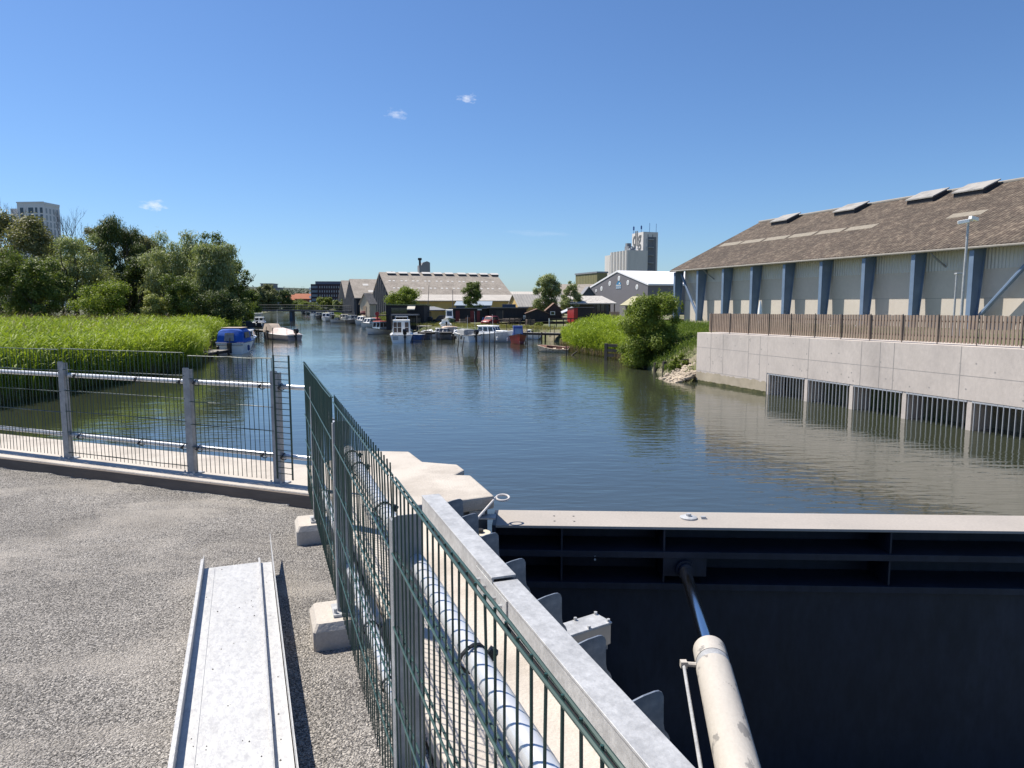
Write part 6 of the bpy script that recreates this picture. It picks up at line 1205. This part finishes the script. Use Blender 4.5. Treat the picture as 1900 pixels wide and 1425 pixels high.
e = np.interp(P1[:, 1], LY, LX) - P1[:, 0]; hh = 2.05 + .12 * np.sin(P1[:, 0] * .55) + .12 * np.sin(P1[:, 1] * .42 + 1) - np.clip((P1[:, 2] + 1.9) * .75, 0, .6)
o = blades(P1, hh, .034, 4, 'left_reed_bed', L_reed); tag(o, kind='stuff')
P2 = left_pts(9000, 66, 90, 1, 32); o = blades(P2, 1.9 + 0 * P2[:, 0], .03, 1, 'dry_reed_stalks', L_oldreed); tag(o, kind='stuff')
P2 = left_pts(2600, 24, 80, 0, 20); o = blades(P2, 2.35 + 0 * P2[:, 0], .02, 2, 'dead_reed_stems', L_oldreed); tag(o, kind='stuff')
P2 = left_pts(9000, 22, 92, -.6, .9); o = blades(P2, .75 + 0 * P2[:, 0], .03, 1, 'brown_reed_fringe', L_oldreed); tag(o, kind='stuff')  # short brown blades, darker than the green reeds along the water's edge
# right reed bed between the moorings and the big bush
RX = np.array([q[0] for q in RIGHT]); RY = np.array([q[1] for q in RIGHT])
def right_pts(n, y0, y1, d0, d1, zt=None):
    Y = NR.uniform(y0, y1, n); e = np.interp(Y, RY, RX); d = NR.uniform(d0, d1, n); Xp = e + d; z = np.interp(d, [0, .5, 2.4, 5, 14], [-2.4, -2.15, -1.6, -1.1, -.6]) if zt is None else zt + 0 * d; return np.stack([Xp, Y, z], 1)
P3 = np.concatenate([right_pts(9000, 47, 68, -.3, 1.6), right_pts(11000, 46, 71, 1, 9)]); P3 = P3[P3[:, 0] / P3[:, 1] * 1320 + 950 < 1182]; hh = 1.8 + .15 * np.sin(P3[:, 1] * .6) + .1 * np.sin(P3[:, 0]) - np.clip((P3[:, 2] + 1.5) * .9, 0, .9)
o = blades(P3, hh, .034, 4, 'right_reed_bed', L_reed); tag(o, kind='stuff')
P3 = right_pts(2600, 47, 71, -.6, .8); o = blades(P3, .7 + 0 * P3[:, 0], .03, 1, 'brown_reed_fringe', L_oldreed); tag(o, kind='stuff')  # low brown blades make the reed foot darker here too
# tall plants along the quay below the barns
P4 = np.concatenate([right_pts(6000, 103, 150, .2, 5), ]); o = blades(P4, 1.9 + .3 * np.sin(P4[:, 1]), .06, 4, 'quay_weeds', leafmat('weedy_bank_plants', (.13, .16, .045), (.22, .25, .08), .35, .3, 2.0)); tag(o, kind='stuff')
P4 = right_pts(5000, 150, 260, .2, 8); o = blades(P4, 1.8 + 0 * P4[:, 1], .12, 3, 'far_bank_weeds', L_grass); tag(o, kind='stuff')
def lft(n, y0, y1): return left_pts(n, y0, y1, 0, 14)
P4 = lft(6000, 95, 260); o = blades(P4, 1.2 + 0 * P4[:, 1], .12, 3, 'far_left_bank_weeds', L_grass); tag(o, kind='stuff')
# grass on the slope by the concrete wall and on the quay
n = 30000; A_ = NR.uniform(21.2, 33, n); S_ = NR.uniform(31.4, 60, n); Gx = A_ * CT - S_ * ST; Gy = A_ * ST + S_ * CT; dd = Gx - np.interp(Gy, RY, RX); zz = np.interp(dd / CT, [0, .5, 2.4, 5, 14, 40], [-2.4, -2.15, -.9, -.3, -.02, 0]); k = dd > .3
path = np.abs((S_ - 33.2) - (A_ - 21.2) * .25) < .75
G3 = np.stack([Gx, Gy, zz], 1)[k & ~path]; o = blades(G3, .32 + .25 * NR.random(len(G3)), .022, 3, 'bank_grass', L_grass, .6); tag(o, kind='stuff')
n = 6000; Gx = NR.uniform(-14, 6, n); Gy = np.interp(Gx, [-16, -12, -5, 3, 6], [92, 88, 84, 80, 77]) + NR.uniform(.6, 6, n); G4 = np.stack([Gx, Gy, -1.25 + 0 * Gx + .03 * (Gy - 84)], 1); o = blades(G4, .22 + .2 * NR.random(n), .03, 2, 'quay_grass', leafmat('dry_quay_grass', (.17, .17, .055), (.28, .26, .10), .35, .3, 3.0), .6); tag(o, kind='stuff')
